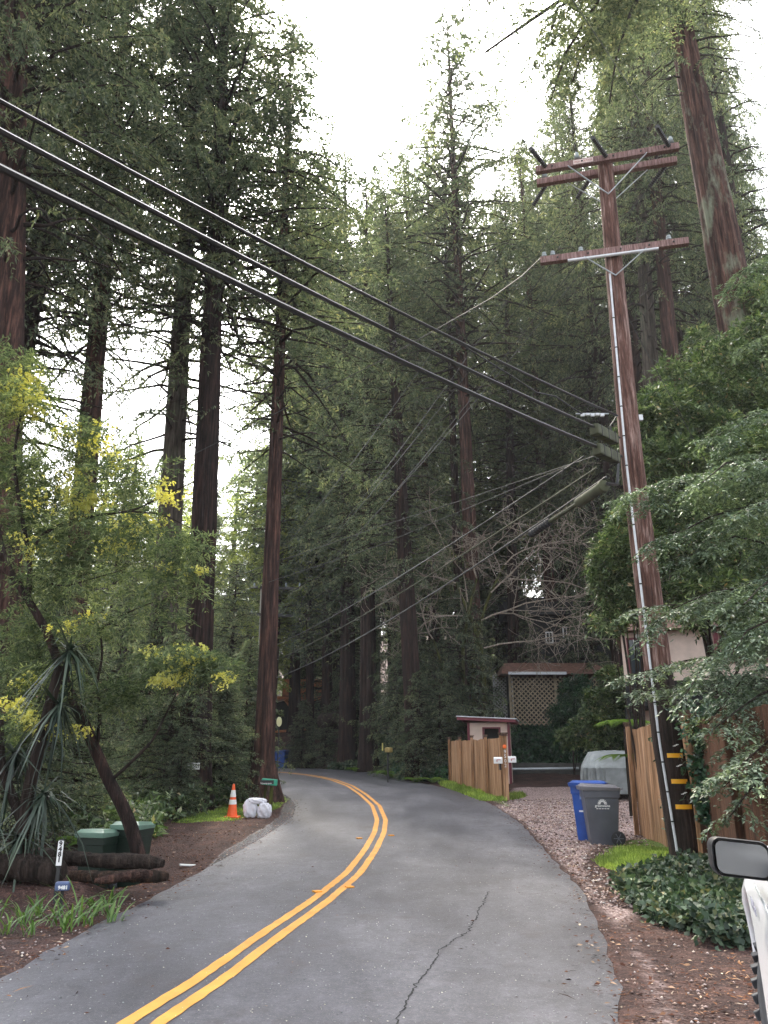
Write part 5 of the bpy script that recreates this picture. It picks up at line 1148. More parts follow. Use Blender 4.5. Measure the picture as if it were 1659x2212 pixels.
# bay laurel mass on the right
r = np.random.default_rng(22); lb0 = GY(1600, 18.5)
lt = thing('bay_laurel', 'big bushy bay laurel filling the right edge between the leaning redwood and the fence', 'tree', lb0)
bl = [(1640, 760, 19, 80, 70), (1560, 800, 18.5, 75, 60), (1500, 870, 18, 70, 60), (1430, 900, 17.5, 65, 60), (1620, 880, 18, 80, 70), (1540, 960, 17.5, 85, 70), (1450, 1000, 17, 70, 60), (1640, 1010, 17, 80, 80), (1560, 1090, 17, 90, 70), (1700, 900, 18, 80, 90), (1460, 1090, 17, 60, 50), (1390, 930, 17.6, 40, 60), (1640, 650, 19.5, 50, 50), (1700, 720, 19, 70, 90), (1480, 1180, 17, 70, 60), (1600, 1200, 16.5, 90, 60), (1530, 1290, 16.5, 90, 50), (1650, 1320, 16, 80, 60), (1450, 820, 18.2, 30, 40), (1520, 740, 19, 30, 36)]
blobs = [pxblob(a, b, Y, c, d) for a, b, Y, c, d in bl]; blobs = [((np.array(c) - lb0), rd, w) for c, rd, w in blobs]
B, D, L = cloud(blobs, 9500, r, .3, .6, (.2, .45), 1.5, 0.12)
V, f = expand(B, D, L, 6, .14, .05, r, droop=.3, spread=.75, upj=.5); link('crown', mesh_np('laurel_crown', V, f, M['laurel']), lt)
pp = [([lb0 * 0, np.array((-.1, 0, 3)), np.array((-.4, 0, 6)), np.array((-.2, -.2, 9.5))], .16, .04)]
for c, rd, w in blobs: h0 = min(7.5, max(1.5, c[2] * .6)); pp.append(([np.array((-.3 * h0 / 6, 0, h0)), (np.array((-.3, 0, h0)) + c) / 2 + np.array((0, 0, -.2)), c], .05, .012))
limbs_mesh(pp[:1], 10).build('trunk', M['limb'], lt, smooth_=True); limbs_mesh(pp[1:], 6).build('limbs', M['limb'], lt, smooth_=True)
# laurel clump left of pole
def leafy(name, label, cat, gx_, Y, bl, ntw, leafL, leafW, mat, seed, m=6, ln=(.15, .35), group=None, gap=0., limb='limb', droop=.3, shell=.3, limbs=True, spread=.75):
    r = np.random.default_rng(seed); b0 = GY(gx_, Y); t = thing(name, label, cat, b0, 0, group); blobs = [pxblob(*q) for q in bl]; blobs = [((np.array(c) - b0), rd, w) for c, rd, w in blobs]
    B, D, L = cloud(blobs, ntw, r, shell, .6, ln, 1.5, gap); V, f = expand(B, D, L, m, leafL, leafW, r, droop=droop, spread=spread, upj=.45); link('leaves' if cat != 'tree' else 'crown', mesh_np(name + '_leaves', V, f, M[mat]), t)
    if limbs: limbs_mesh([([np.array((0, 0, -.1)), np.array((c[0] * .35, c[1] * .35, c[2] * .55)), c], .03, .008) for c, rd, w in blobs], 6).build('stems', M[limb], t, smooth_=True)
    return t
leafy('bay_laurel', 'smaller bay laurel clump directly left of the pole at mid height', 'tree', 1400, 17.5, [(1360, 1130, 17, 40, 40), (1335, 1190, 17, 45, 45), (1390, 1180, 17, 40, 60), (1330, 1250, 17, 45, 40), (1375, 1290, 17, 50, 45), (1320, 1210, 17, 40, 30), (1310, 1340, 17, 30, 20), (1400, 1080, 17, 20, 30)], 4200, .12, .042, 'laurel', 31)
leafy('maple_shrub', 'pale leaved shrub hanging over the lattice shed corner left of the house', 'shrub', 1345, 31, [(1330, 1465, 31, 40, 22), (1300, 1510, 31, 40, 22), (1350, 1500, 31, 50, 28), (1400, 1500, 30, 30, 25), (1330, 1550, 31, 50, 25), (1290, 1560, 31, 45, 25), (1250, 1590, 31.5, 45, 18), (1320, 1600, 31, 60, 22), (1370, 1570, 31, 40, 25)], 3600, .16, .07, 'laurel', 32, ln=(.12, .3))
leafy('dark_shrub', 'dark green shrub in front of the right half of the lattice shed', 'shrub', 1240, 38, [(1245, 1500, 38.5, 38, 42), (1235, 1545, 38.5, 50, 30), (1275, 1540, 38, 35, 35.5)], 2600, .13, .06, 'ivy_dark', 33)
# bare deciduous tree
r = np.random.default_rng(41); bt0 = GY(1020, 37); bt = thing('bare_tree', 'leafless mossy tree with a tangle of pale twigs behind the leaning fence', 'tree', bt0)
tr_, twg, mossy = [], [], []
def P_(px, py, Y): return W(px, py, Y) - bt0
mossy += [([P_(1050, 1600, 36.5), P_(1045, 1480, 36.5), P_(1040, 1400, 36.5), P_(1010, 1320, 36), P_(985, 1260, 35.5)], .16, .05), ([P_(1000, 1590, 36.5), P_(1002, 1500, 36.5), P_(1000, 1400, 36.5), P_(1010, 1330, 36), P_(1030, 1250, 35.5)], .14, .05), ([P_(975, 1580, 36.5), P_(965, 1490, 36.5), P_(950, 1420, 36.5), P_(935, 1380, 36)], .1, .035), ([P_(1035, 1600, 36.5), P_(1022, 1500, 36.5), P_(1025, 1400, 36.5), P_(1050, 1300, 36), P_(1090, 1220, 35.5)], .15, .04)]
def grow(p, d, L, rad, depth, out):
    n = 6; pts = [p]; dd = d.copy()
    for i in range(n): dd = norm(dd + r.normal(0, .16, 3) + np.array((0, 0, -.03))); pts.append(pts[-1] + dd * L / n)
    out.append((pts, rad, rad * .35))
    if depth == 0: return
    for k in range(r.integers(3, 6)):
        j = r.integers(1, n + 1); q = pts[j]; nd_ = norm(dd * .7 + r.normal(0, .65, 3) + np.array((.0, 0, .1))); grow(q, nd_, L * r.uniform(.45, .8), rad * .5, depth - 1, out)
for px, py, dx, dz, L in ((985, 1260, -.8, .3, 3.0), (1030, 1250, .1, 1, 2.8), (1090, 1220, .6, .7, 3.5), (1000, 1330, -.9, .1, 2.6), (1045, 1400, 1, .25, 4.6), (1040, 1340, .9, .45, 4.8), (1060, 1280, .8, .6, 4), (1010, 1300, -.4, .8, 3), (935, 1380, -.6, .7, 2.4), (1060, 1330, 1, .1, 5), (1080, 1240, -.2, 1, 2.6), (1100, 1250, .9, .0, 4.2)):
    grow(P_(px, py, 35.8), norm(np.array((dx, r.uniform(-.5, .2), dz))), L, .04, 3, twg)
mb = limbs_mesh(mossy, 9); mb.build('trunk', M['mossbark'], bt, smooth_=True)
P6 = [np.array(p) for p, _, _ in twg]; V, f = tubes_np(P6, [np.linspace(max(a, .011), max(b, .008), 7) for _, a, b in twg], 4); link('twigs', mesh_np('bare_twigs', V, f, M['bare']), bt)

# boughs of the young conifer by the pole and of the big redwood
def boughs(parent, origin, specs, seed, leafL, leafW, tlen, spacing, m, mat, r0=.03, sub=True):
    r = np.random.default_rng(seed); Bs, Ds, Ls, pths = [], [], [], []
    for (a, b, sagk) in specs:
        a = W(*a); b = W(*b); L = np.linalg.norm(b - a); t = np.linspace(0, 1, 8); P = a + (b - a) * t[:, None]; P[:, 2] += sagk * L * (t * (1 - t)) * 4 * .25; P += np.r_[[[0, 0, 0]], r.normal(0, .015 * L, (7, 3))]
        pths.append((P - origin, r0 * L / 3)); 
        B, D, l = branch_twigs(P, tlen * L / 3, spacing, r, start=.05, jitter=.25, flat=.35); Bs.append(B); Ds.append(D); Ls.append(l)
        if sub:   # second order
            k = r.uniform(0, 1, len(B)) < .75
            for bb, d_, ll in zip(B[k], D[k], l[k]):
                q = bb + np.outer(np.linspace(0, 1, 5), d_ * ll); q[:, 2] -= .25 * ll * np.linspace(0, 1, 5) ** 2; B2, D2, l2 = branch_twigs(q, ll * .38, spacing * .9, r, start=.1, jitter=.2, flat=.35); Bs.append(B2); Ds.append(D2); Ls.append(l2)
    B, D, L = [np.concatenate(x) for x in (Bs, Ds, Ls)]; V, f = expand(B - origin, D, L, m, leafL, leafW, r, droop=.55, spread=.8, upj=.3)
    link('crown', mesh_np('bough_leaves', V, f, M[mat]), parent); V, f = tubes_np([p for p, _ in pths], [np.linspace(q, q * .2, 8) for _, q in pths], 6); link('branches', mesh_np('bough_wood', V, f, M['limb']), parent)
yo = GY(1990, 11.0); yc = thing('young_redwood', 'young redwood at the right edge whose pale green boughs hang across the pole', 'tree', yo)
limbs_mesh([([np.array((0, 0, -.2)), np.array((0, 0, 4)), np.array((.05, 0, 9))], .14, .05)], 12).build('trunk', M['bark'], yc, smooth_=True)
sp3 = []
for (x0, y0, x1, y1, Ya, Yb, k) in [(1790, 1010, 1400, 1080, 11, 11.4, .5), (1790, 1080, 1330, 1070, 11, 11.2, .35), (1790, 1150, 1395, 1180, 11, 10.6, .5), (1790, 1240, 1480, 1210, 11, 10.4, .5), (1790, 1290, 1380, 1370, 11, 11, .6), (1790, 1330, 1370, 1320, 11, 11.4, .2),
        (1790, 1400, 1470, 1500, 11, 9.8, .7), (1790, 1460, 1520, 1550, 11, 10.3, .6), (1790, 1520, 1545, 1590, 11, 9.6, .6), (1790, 1180, 1560, 1130, 11, 9.5, .4), (1790, 900, 1500, 960, 11, 10.6, .5), (1790, 700, 1600, 760, 11, 10.2, .4), (1790, 560, 1590, 600, 11, 10, .3), (1790, 1640, 1560, 1700, 11, 9.8, .6), (1790, 1700, 1580, 1760, 11, 9.2, .6), (1790, 1440, 1345, 1470, 11, 12.2, .4), (1790, 1500, 1385, 1500, 11, 12, .3), (1790, 1060, 1500, 1040, 11, 9.5, .4), (1790, 1380, 1580, 1420, 11, 9.0, .5), (1790, 1600, 1610, 1640, 11, 8.8, .5), (1790, 1270, 1600, 1300, 11, 9.2, .5), (1790, 1560, 1560, 1500, 11, 11, .3)]:
    sp3.append(((x0, y0, Ya), (x1, y1, Yb), k))
sp3 = [((1900, a[1], a[2]), b, c) for a, b, c in sp3]
boughs(yc, yo, sp3, 51, .065, .028, .8, .08, 7, 'bough')
ro = np.array(BIG.location); rb = bpy.data.objects.new('x', None)
rt = thing('hanging_boughs', 'dark drooping boughs hanging from the top right corner in front of the sky', 'tree bough', W(1700, -60, 16))
sp4 = [((1720, -150, 16), (1045, 135, 14.5), .35), ((1500, -200, 15), (1160, 95, 14), .3), ((1480, -160, 15), (1185, 225, 14), .5), ((1500, -120, 15), (1245, 170, 14.2), .5), ((1450, -150, 15), (1320, 215, 14), .4), ((1470, -80, 15.5), (1270, 60, 14.6), .4), ((1300, -160, 15), (1020, -20, 14), .3), ((1350, -160, 15), (1220, 30, 14), .3)]
boughs(rt, np.array(rt.location), sp4, 52, .1, .04, .75, .15, 7, 'redwood', r0=.035)
# ---------------- saplings and understory ----------------
sap = [(470, 23.5, 3.6, 1, 'redwood sapling behind the traffic cone'), (456, 23.5, 3.6, 0, 'bushy redwood shoots at the foot of the trunk with sign 9501, right side'), (350, 21.5, 4.6, 1, 'bushy redwood shoots left of the trunk with sign 9501'), (378, 20.5, 2.2, 0, 'low redwood shoots directly under the sign 9501'), (520, 27, 5.0, 0, 'young redwood left of the far utility pole'), (535, 25.5, 2.6, 0, 'redwood shoots clinging to the left of the flared roadside trunk'),
       (300, 24, 6.0, 0, 'young redwood rising behind the green bins'), (225, 26, 7, 1, 'young redwood behind the leaning acacia trunk'), (140, 17, 4, 0, 'dark young redwood behind the number sign'), (60, 18, 6, 1, 'dark young redwood at the left edge behind the strap plant'), (10, 14, 4.4, 0, 'dark bushy redwood at the far left behind the logs'),
       (905, 34.5, 4.5, 0, 'dark bushy redwood on the bank right of the yellow mailbox'), (950, 34.8, 4.5, 1, 'dark bushy conifer left of the cream shed'), (1000, 36, 4, 0, 'dark conifer directly behind the cream shed'), (860, 40, 6, 1, 'conifer above the yellow mailbox'), (650, 49, 4.0, 0, 'round dark conifer beside the road beyond the bend'), (700, 47, 3.6, 1, 'dark conifer on the bank beyond the bend'), (880, 38, 9, 0, 'tall young conifer over the bank'), (1140, 46, 6, 1, 'young conifer behind the lattice shed'),
       (480, 33, 9, 0, 'young redwood between the trunk with sign and the flared trunk'), (780, 47, 9, 0, 'young conifer over the ivy slope'), (700, 56, 10, 1, 'young conifer in front of the orange deck'), (940, 42, 11, 1, 'young conifer behind the bare tree'), (1080, 50, 12, 0, 'young conifer high behind the bare tree'), (1290, 44, 9, 1, 'young conifer left of the cream house'), (1440, 34, 9, 0, 'young conifer behind the cream house'), (1010, 36.5, 9, 0, 'dark young conifer at the foot of the central redwood'), (240, 34, 9, 0, 'young conifer far behind the bins'), (100, 30, 10, 1, 'young conifer far behind the strap plant'), (380, 36, 10, 1, 'young conifer behind the grey mossy trunk')]
for k, (px, Y, h_, v, lb) in enumerate(sap):
    b = GY(px, Y); conifer(lb, b, b + np.array((.1, 0, h_)), .045 * h_ / 3, 'sap%d' % (1 + v), crown_z0=0, seed=200 + k, bark_='bark_dark', name='young_conifer', group='young conifers', wide=1.15 if h_ < 6 else .85, flare=1.1, trunk_seg=10)
# ivy, grass, ferns as ground cover
def ground_cover(name, polyW, n, leafL, leafW, mat, seed, h=(0, .12), thick=1, up=.4, m=3, ln=(.05, .14), zoff=0., jit=.7):
    r = np.random.default_rng(seed); P = np.array([p[:2] for p in polyW]); lo, hi = P.min(0), P.max(0); pts = r.uniform(lo, hi, (n * 3, 2)); pts = pts[inpoly(pts[:, 0], pts[:, 1], polyW)]; 
    v = vnoise(pts[:, 0], pts[:, 1], 1.8, seed % 9) + r.normal(0, .3, len(pts)); pts = pts[v > -.35][:n]
    hv = (.5 + .5 * vnoise(pts[:, 0], pts[:, 1], 1.1, 2)) ; z = H(pts[:, 0], pts[:, 1]) + r.uniform(*h, len(pts)) * (.3 + hv) + zoff
    B = np.c_[pts, z]; D = norm(r.normal(0, 1, (len(pts), 3)) + np.array((0, 0, up))); V, f = expand(B, D, r.uniform(*ln, len(pts)), m, leafL, leafW, r, droop=.3, spread=.8, upj=jit)
    o = link(name, mesh_np(name, V, f, M[mat])); tag(o, kind='stuff'); return o
e = lambda px, Y: tuple(GY(px, Y)[:2])
IVB = [(4.2, 39.5), (15, 39.5), (15, 42.6), (4.6, 42.6)]
o = ground_cover('ivy_bank', IVB, 8500, .17, .16, 'ivy_dark', 61, h=(0, .3)); tag(o, 'dark ivy covering the bank above the retaining wall', 'ivy')
o = ground_cover('ivy_slope', [(-3.2, 45.5), (-.2, 41.6), (.8, 37.2), (1.8, 36.5), (2.4, 39), (1.4, 45), (-1.5, 48.5)], 3600, .19, .15, 'ivy', 62, h=(0, .4)); tag(o, 'ivy and ferns spilling down the slope beyond the yellow mailbox', 'ivy')
o = ground_cover('ivy_patch', [e(1330, 11.5), e(1480, 13.2), e(1640, 12.4), e(1720, 9.2), e(1640, 7.7), e(1540, 7.9), e(1430, 9.0), e(1350, 10.4)], 5600, .072, .068, 'ivy', 63, h=(0, .22), ln=(.05, .16)); tag(o, 'ivy ground cover at the foot of the utility pole', 'ivy')
o = ground_cover('understory_plants', [e(150, 15.5), e(330, 16), e(370, 19), e(560, 26), e(520, 30), e(250, 35.5), e(-50, 28), e(-60, 15)], 5200, .15, .07, 'laurel', 64, h=(0, .75), ln=(.1, .3)); tag(o, 'low green undergrowth behind the green bins', 'undergrowth')
o = ground_cover('bank_plants', [e(860, 35), e(960, 33.5), e(990, 34.5), e(1000, 38), e(900, 44), e(840, 44)], 2600, .16, .07, 'ivy_dark', 65, h=(0, .6), ln=(.1, .35)); tag(o, 'dark shrubs and ferns on the bank left of the leaning fence', 'undergrowth')
def grass(name, polyW, n, h, mat, seed, w=.01, label=None, lean=.4):
    r = np.random.default_rng(seed); P = np.array([p[:2] for p in polyW]); lo, hi = P.min(0), P.max(0); pts = r.uniform(lo, hi, (n * 4, 2)); d = sdist(pts[:, 0], pts[:, 1], polyW); k = d > -.15 + r.uniform(0, .25, len(pts)); pts = pts[k][:n]
    z = H(pts[:, 0], pts[:, 1]) - .01; B = np.c_[pts, z]; D = norm(np.array((0, 0, 1.)) + r.normal(0, lean, (len(pts), 3))); L = h * r.uniform(.4, 1.2, len(pts)) * (.7 + .5 * vnoise(pts[:, 0], pts[:, 1], 2, 1)); V, f = leaves(B, D, r.normal(0, 1, (len(pts), 3)), np.maximum(L, .02), np.full(len(pts), w) * r.uniform(.7, 1.4, len(pts)))
    o = link(name, mesh_np(name, V, f, M[mat])); tag(o, label, 'grass', kind='stuff'); return o
uF = np.array(FB) - np.array(FA); uF = uF / np.linalg.norm(uF); nF = np.array((uF[1], -uF[0], 0)); nF = -nF if nF[0] > 0 else nF
FG = [FA + nF * .05, FB + nF * .05 + uF * .4, FB + nF * .75 + uF * .3, FA + nF * .55]
grass('grass_strip', [tuple(p[:2]) for p in FG], 9000, .2, 'grass', 71, .022, 'bright green grass along the foot of the leaning fence')
grass('grass_patch', MOSS[0], 14000, .07, 'grass', 72, .016, 'bright low grass and moss around the cone and sandbags')
grass('grass_verge', [e(1290, 13.6), e(1360, 15.5), e(1480, 15.2), e(1480, 13.2), e(1420, 12.0), e(1340, 12.4)], 15000, .13, 'grass', 73, .012, 'bright weeds between the grey bin and the pole')
grass('grass_tuft', [e(1105, 25.5), e(1130, 27), e(1128, 28), e(1100, 27.4)], 900, .2, 'grass', 74, .02, 'small grass tuft behind the number post')
# far wood: the massed foliage filling the forest behind the individual trees
r = np.random.default_rng(99); bl = []
for k in range(150):
    px = r.uniform(-200, 1900); Y = r.uniform(56, 92); b = GY(px, Y); hh = r.uniform(1, 15) if px > 560 else r.uniform(.5, 9); bl.append((b + np.array((0, 0, hh)), (r.uniform(2, 4.5), r.uniform(2, 4), r.uniform(1.5, 3.5)), 1))
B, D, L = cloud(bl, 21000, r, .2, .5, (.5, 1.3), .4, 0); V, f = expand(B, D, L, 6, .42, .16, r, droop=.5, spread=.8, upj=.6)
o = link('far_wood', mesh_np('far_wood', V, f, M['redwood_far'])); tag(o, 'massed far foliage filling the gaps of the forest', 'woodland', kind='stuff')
# leaf litter and stones
def scatter_flat(name, n, box, keepf, s, mat, seed, label, cat, stone=False):
    r = np.random.default_rng(seed); pts = np.c_[r.uniform(box[0], box[1], n), box[2] + (box[3] - box[2]) * r.uniform(0, 1, n) ** 1.5]; pts = pts[keepf(pts[:, 0], pts[:, 1], r)]; rd = sdist(pts[:, 0], pts[:, 1], ROADPOLY) > -.04
    z = np.where(rd, Zr(pts[:, 1]) + .008, H(pts[:, 0], pts[:, 1]) + .012); B = np.c_[pts, z]; k = len(B)
    if stone:
        sz = s * r.uniform(.4, 1.3, k); o6 = np.array([(1, 0, 0), (0, 1, 0), (-1, 0, 0), (0, -1, 0), (0, 0, .7), (0, 0, -.5)]); V = B[:, None, :] + (o6[None] * (1 + r.uniform(-.3, .3, (k, 6, 1)))) * sz[:, None, None]; a = r.uniform(0, 3, k); ft = np.array([(0, 1, 4), (1, 2, 4), (2, 3, 4), (3, 0, 4), (1, 0, 5), (2, 1, 5), (3, 2, 5), (0, 3, 5)]); f = (ft[None] + 6 * np.arange(k)[:, None, None]).reshape(-1, 3); V = V.reshape(-1, 3)
    else:
        a = r.uniform(0, 6.28, k); D = np.c_[np.cos(a), np.sin(a), r.normal(0, .12, k)]; N = norm(np.array((0, 0, 1.)) + r.normal(0, .3, (k, 3))); L = s * r.uniform(.4, 1.5, k); V, f = leaves(B, D, N, L, L * (r.uniform(.12, .5, k) if s < .1 else .06))
    o = link(name, mesh_np(name, V, f, mat)); tag(o, label, cat, kind='stuff'); return o
offroad = lambda x, y: -sdist(x, y, ROADPOLY)
mtw = foliage('twig litter', [(0, (.03, .018, .014)), (.7, (.12, .065, .045)), (1, (.34, .22, .16))], 0, 1)
scatter_flat('leaf_litter', 120000, (-9, 9, 1.5, 26), lambda x, y, r: (offroad(x, y) > -.12 + r.normal(0, .12, len(x))) & (vnoise(x, y, 1.5, 6) + r.normal(0, .4, len(x)) > -.2), .045, M['litter'], 81, 'red brown leaf litter strewn along both road verges', 'leaf litter')
scatter_flat('twig_litter', 9000, (-8, 8, 2, 22), lambda x, y, r: (offroad(x, y) > -.2 + r.normal(0, .15, len(x))), .11, mtw, 87, 'thin brown twigs strewn over the verges', 'twig litter')
scatter_flat('road_leaves', 3600, (-7, 6, 2, 40), lambda x, y, r: (offroad(x, y) < -.05) & (r.uniform(0, 1, len(x)) < .15 + .85 * np.exp(offroad(x, y) / .5)), .035, M['litter'], 82, 'scattered small leaves lying on the asphalt', 'leaf litter')
mgr = foliage('pale grit', [(0, (.2, .2, .2)), (1, (.6, .6, .6))], 0, 3)
scatter_flat('road_grit', 9000, (-7, 4, 1.8, 16), lambda x, y, r: offroad(x, y) < -.05, .006, mgr, 86, 'tiny pale grit on the asphalt', 'grit', True)
mst = foliage('pale gravel', [(0, (.11, .07, .062)), (.4, (.26, .185, .17)), (.8, (.44, .345, .33)), (1, (.68, .62, .6))], 0, 3)
scatter_flat('driveway_gravel', 17000, (1.5, 9.5, 10, 26), lambda x, y, r: (sdist(x, y, DRIVE) > -.3 + r.normal(0, .25, len(x))) & (offroad(x, y) > .02), .022, mst, 83, 'pinkish gravel spread over the driveway', 'gravel', True)
scatter_flat('verge_gravel', 16000, (-9, 4.2, 2, 16), lambda x, y, r: (np.maximum(sdist(x, y, SHOULD), sdist(x, y, LSH)) > -.25 + r.normal(0, .15, len(x))) & (offroad(x, y) > -.05) & (vnoise(x, y, 2, 3) > -.1), .014, mst, 84, 'pale gravel on the verges next to the asphalt', 'gravel', True)
# strap-leaf clumps, yucca, ferns
def strap_clump(name, label, cat, base, n, L, w, mat, seed, group=None, arch=.6, up=1.):
    r = np.random.default_rng(seed); t = thing(name, label, cat, base, 0, group); k = 7; V, f = [], []
    for i in range(n):
        a = r.uniform(0, 6.28); l = L * r.uniform(.55, 1.15); ar = arch * r.uniform(.5, 1.4); dx, dy = math.cos(a), math.sin(a); s = np.linspace(0, 1, k); hor = l * (s * .35 + ar * .5 * s ** 2); ver = l * (up * s * .95 - ar * .65 * s ** 2.2); ww = w * np.sin(np.pi * np.clip(s * .92 + .06, 0, 1)) ** .6; o0 = r.normal(0, .04, 2)
        b = len(V) 
        for q in range(k):
            c = np.array((o0[0] + dx * hor[q], o0[1] + dy * hor[q], ver[q])); sd = np.array((-dy, dx, .25)) * ww[q] / 2; V += [c - sd, c + sd]
        f += [(b + 2 * q, b + 2 * q + 1, b + 2 * q + 3, b + 2 * q + 2) for q in range(k - 1)]
    link('leaves', mesh_np(name, V, f, M[mat]), t); return t
cl_ = [(15, 8.6), (50, 9.0), (88, 9.3), (60, 8.5), (165, 9.1), (205, 9.5), (232, 9.7), (118, 8.9), (190, 8.9), (-20, 9.2), (240, 9.0), (145, 8.6)]
for i, (px, Y) in enumerate(cl_): strap_clump('strap_plant', 'green strap leaved clump growing below the logs at the left road verge', 'plant', GY(px, Y), 15, .34 if i != 4 else .6, .02, 'strap', 300 + i, 'strap leaved clumps on the verge')
yb_ = GY(30, 10.6); yu = thing('yucca', 'tall dark yucca with long drooping sword leaves at the left edge', 'plant', yb_)
limbs_mesh([([np.array((0, 0, -.1)), np.array((.05, 0, 1.2)), np.array((.25, 0, 2.6))], .1, .07), ([np.array((.05, 0, .6)), np.array((-.35, 0, 1.3)), np.array((-.45, 0, 1.9))], .07, .05)], 8).build('stem', M['limb'], yu, smooth_=True)
r = np.random.default_rng(77); V, f = [], []
for hd in (np.array((.05, -.1, .5)), np.array((.25, 0, 1.0)), np.array((-.2, 0, 1.5)), np.array((.3, 0, 2.1)), np.array((.35, 0, 2.8)), np.array((-.6, -.2, 1.0))):
    for i in range(64):
        a = r.uniform(0, 6.28); el = r.uniform(-1.3, .9); l = r.uniform(.35, 1.0); dr_ = r.uniform(.2, .95); d = np.array((math.cos(a) * math.cos(el), math.sin(a) * math.cos(el), math.sin(el))); sdv = norm(np.cross(d, np.array((0, 0, 1.)))); b = len(V)
        for q in range(5): s = q / 4; c = hd + d * l * s + np.array((0, 0, -dr_ * l * s * s)) + r.normal(0, .012, 3); ww = .036 * (1 - s) ** .6 + .002; V += [c - sdv * ww / 2, c + sdv * ww / 2]
        f += [(b + 2 * q, b + 2 * q + 1, b + 2 * q + 3, b + 2 * q + 2) for q in range(4)]
link('leaves', mesh_np('yucca_leaves', V, f, M['yucca']), yu)
def fern(label, base, n, L, seed, mat='fern', group='ferns', up=.8):
    r = np.random.default_rng(seed); t = thing('fern', label, 'fern', base, 0, group); Bs, Ds, Ls = [], [], []
    for i in range(n):
        a = 6.28 * i / n + r.uniform(-.3, .3); s = np.linspace(.08, 1, 26); dx, dy = math.cos(a), math.sin(a); l = L * r.uniform(.8, 1.15); P = np.stack([dx * l * s * .9, dy * l * s * .9, l * (up * s - .75 * up * s ** 2.3)], 1); T = norm(np.gradient(P, axis=0)); S = norm(np.cross(T, (0, 0, 1.)))
        for sg_ in (-1, 1): Bs.append(P); Ds.append(S * sg_ + T * .3 + np.array((0, 0, -.12))); Ls.append(l * .24 * np.sin(np.pi * np.clip(s * .95 + .04, 0, 1)) ** .7 + .01)
    B, D, L_ = [np.concatenate(x) for x in (Bs, Ds, Ls)]; V, f = leaves(B, D, np.tile((0, 0, 1.), (len(B), 1)) + r.normal(0, .15, (len(B), 3)), L_, L_ * .22 + .008); link('fronds', mesh_np('fern', V, f, M[mat]), t)
fern('bright green fern beside the yellow mailbox', GY(850, 36.5), 9, 1.1, 401); b_f = GY(1368, 20.8)
tf = thing('tree_fern', 'tree fern with feathery fronds above the covered car left of the fence', 'fern', b_f)
for zf, sd_ in ((W(1365, 1560, 20.8)[2] - b_f[2], 1), (W(1345, 1625, 20.8)[2] - b_f[2] - .1, 2)):
    r = np.random.default_rng(500 + sd_); Bs, Ds, Ls = [], [], []
    for i in range(11):
        a = 6.28 * i / 11; s = np.linspace(.05, 1, 30); l = .85; dx, dy = math.cos(a), math.sin(a); P = np.stack([dx * l * s, dy * l * s, zf + l * (.35 * s - .5 * s ** 2)], 1); T = norm(np.gradient(P, axis=0)); S = norm(np.cross(T, (0, 0, 1.)))
        for g_ in (-1, 1): Bs.append(P); Ds.append(S * g_ + T * .25); Ls.append(.2 * np.sin(np.pi * np.clip(s * .9 + .08, 0, 1)) + .01)
    B, D, L_ = [np.concatenate(x) for x in (Bs, Ds, Ls)]; V, f = leaves(B, D, np.tile((0, 0, 1.), (len(B), 1)), L_, L_ * .25 + .006); link('fronds', mesh_np('tree_fern', V, f, M['fern']), tf)
MB().tube([(0, 0, -.1), (0, 0, W(1365, 1560, 20.8)[2] - b_f[2])], [.09, .06], 8).build('trunk', M['limb'], tf, smooth_=True)
for k, (px, Y) in enumerate([(230, 15.5), (260, 17), (190, 16), (300, 17.5), (540, 25.5), (505, 24.8), (900, 33.6), (935, 33.2), (770, 42)]):
    fern(['pale fern directly behind the left green bin', 'pale fern behind the gap between the green bins', 'pale fern left of the green bins', 'pale fern behind the right green bin', 'fern at the left foot of the flared redwood', 'fern behind the traffic cone', 'fern on the bank right of the yellow mailbox', 'fern at the far end of the leaning fence', 'fern at the foot of the far ivy slope'][k], GY(px, Y), 8, .75, 410 + k)
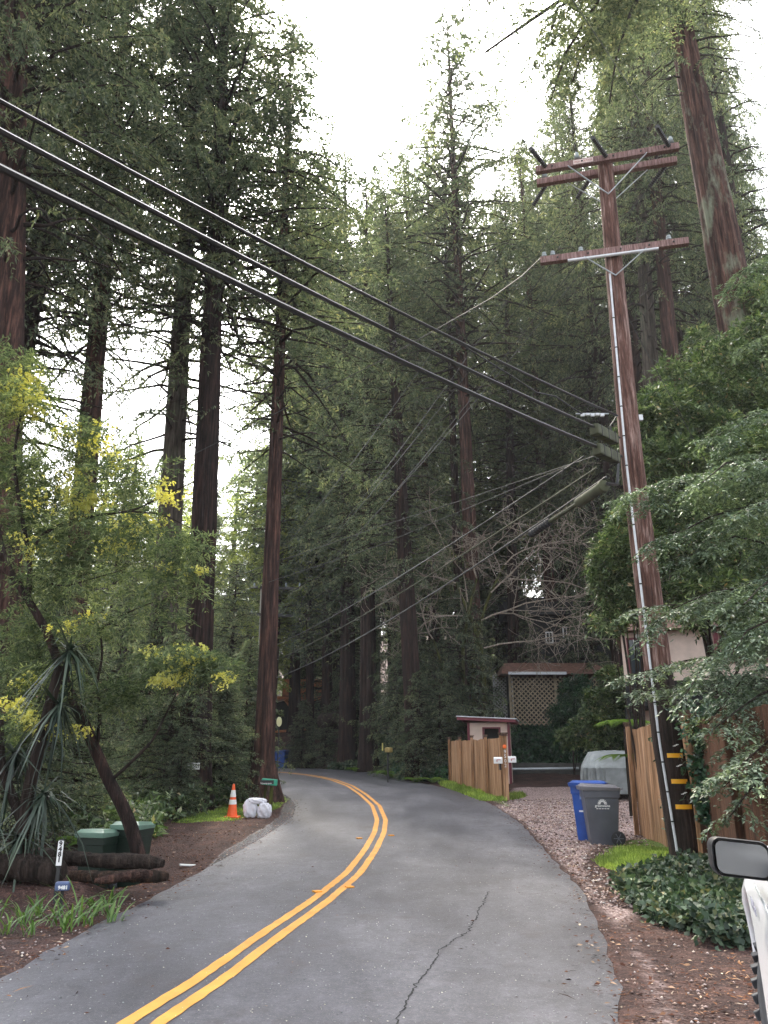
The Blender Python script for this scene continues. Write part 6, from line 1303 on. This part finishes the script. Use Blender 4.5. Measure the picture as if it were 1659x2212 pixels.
# ivy hanging on the fence right of the pole
def hanging(name, label, pts, n, seed, leafL=.075):
    r = np.random.default_rng(seed); B = []
    for (a, b, w_) in pts:
        a = W(*a); b = W(*b); t = r.uniform(0, 1, n)[:, None]; B.append(a + (b - a) * t + r.normal(0, 1, (n, 3)) * np.array((w_, w_ * .5, w_ * .7)))
    B = np.concatenate(B); D = norm(r.normal(0, 1, B.shape) + np.array((0, -.5, -.6))); V, f = expand(B, D, r.uniform(.05, .12, len(B)), 2, leafL, leafL * .95, r, droop=.4, upj=.6); V = V - W(*pts[0][0]); 
    t = thing(name, label, 'ivy', W(*pts[0][0])); link('leaves', mesh_np(name, V, f, M['ivy_dark']), t)
    mb = MB()
    for (a, b, w_) in pts: a_ = W(*a) - W(*pts[0][0]); b_ = W(*b) - W(*pts[0][0]); mb.tube([a_, (a_ + b_) / 2 + r.normal(0, .05, 3), b_], [.014, .01, .006], 5)
    mb.build('vines', M['limb'], t)
hanging('hanging_ivy', 'ivy hanging down over the fence boards just right of the pole', [((1500, 1540, 13.3), (1560, 1680, 13.0), .2), ((1540, 1560, 13), (1600, 1700, 12.4), .22), ((1520, 1620, 13), (1530, 1760, 12.9), .1), ((1560, 1540, 12.8), (1640, 1560, 12), .22), ((1600, 1640, 12.2), (1590, 1720, 12.1), .1)], 380, 91)
hanging('hanging_ivy', 'thin ivy climbing beside the conduit on the left of the pole', [((1418, 1590, 14.6), (1448, 1700, 14.4), .05), ((1440, 1700, 14.4), (1455, 1800, 14.2), .06)], 170, 92, .05)
HAZE = .00042

# ---------------- faint woodland haze ----------------
hm, ht = newmat('haze'); hv = ht.nodes.new('ShaderNodeVolumePrincipled'); ho = ht.nodes.new('ShaderNodeOutputMaterial')
hv.inputs['Color'].default_value = (.95, .97, 1, 1); hv.inputs['Density'].default_value = HAZE; hv.inputs['Anisotropy'].default_value = .3
ht.links.new(hv.outputs[0], ho.inputs['Volume'])
hz_ = MB().box((0, 150, 51), (1300, 1300, 107)).build('haze', hm); tag(hz_, 'faint pale haze between the trees', 'haze', kind='stuff')
scene.cycles.volume_bounces = 0
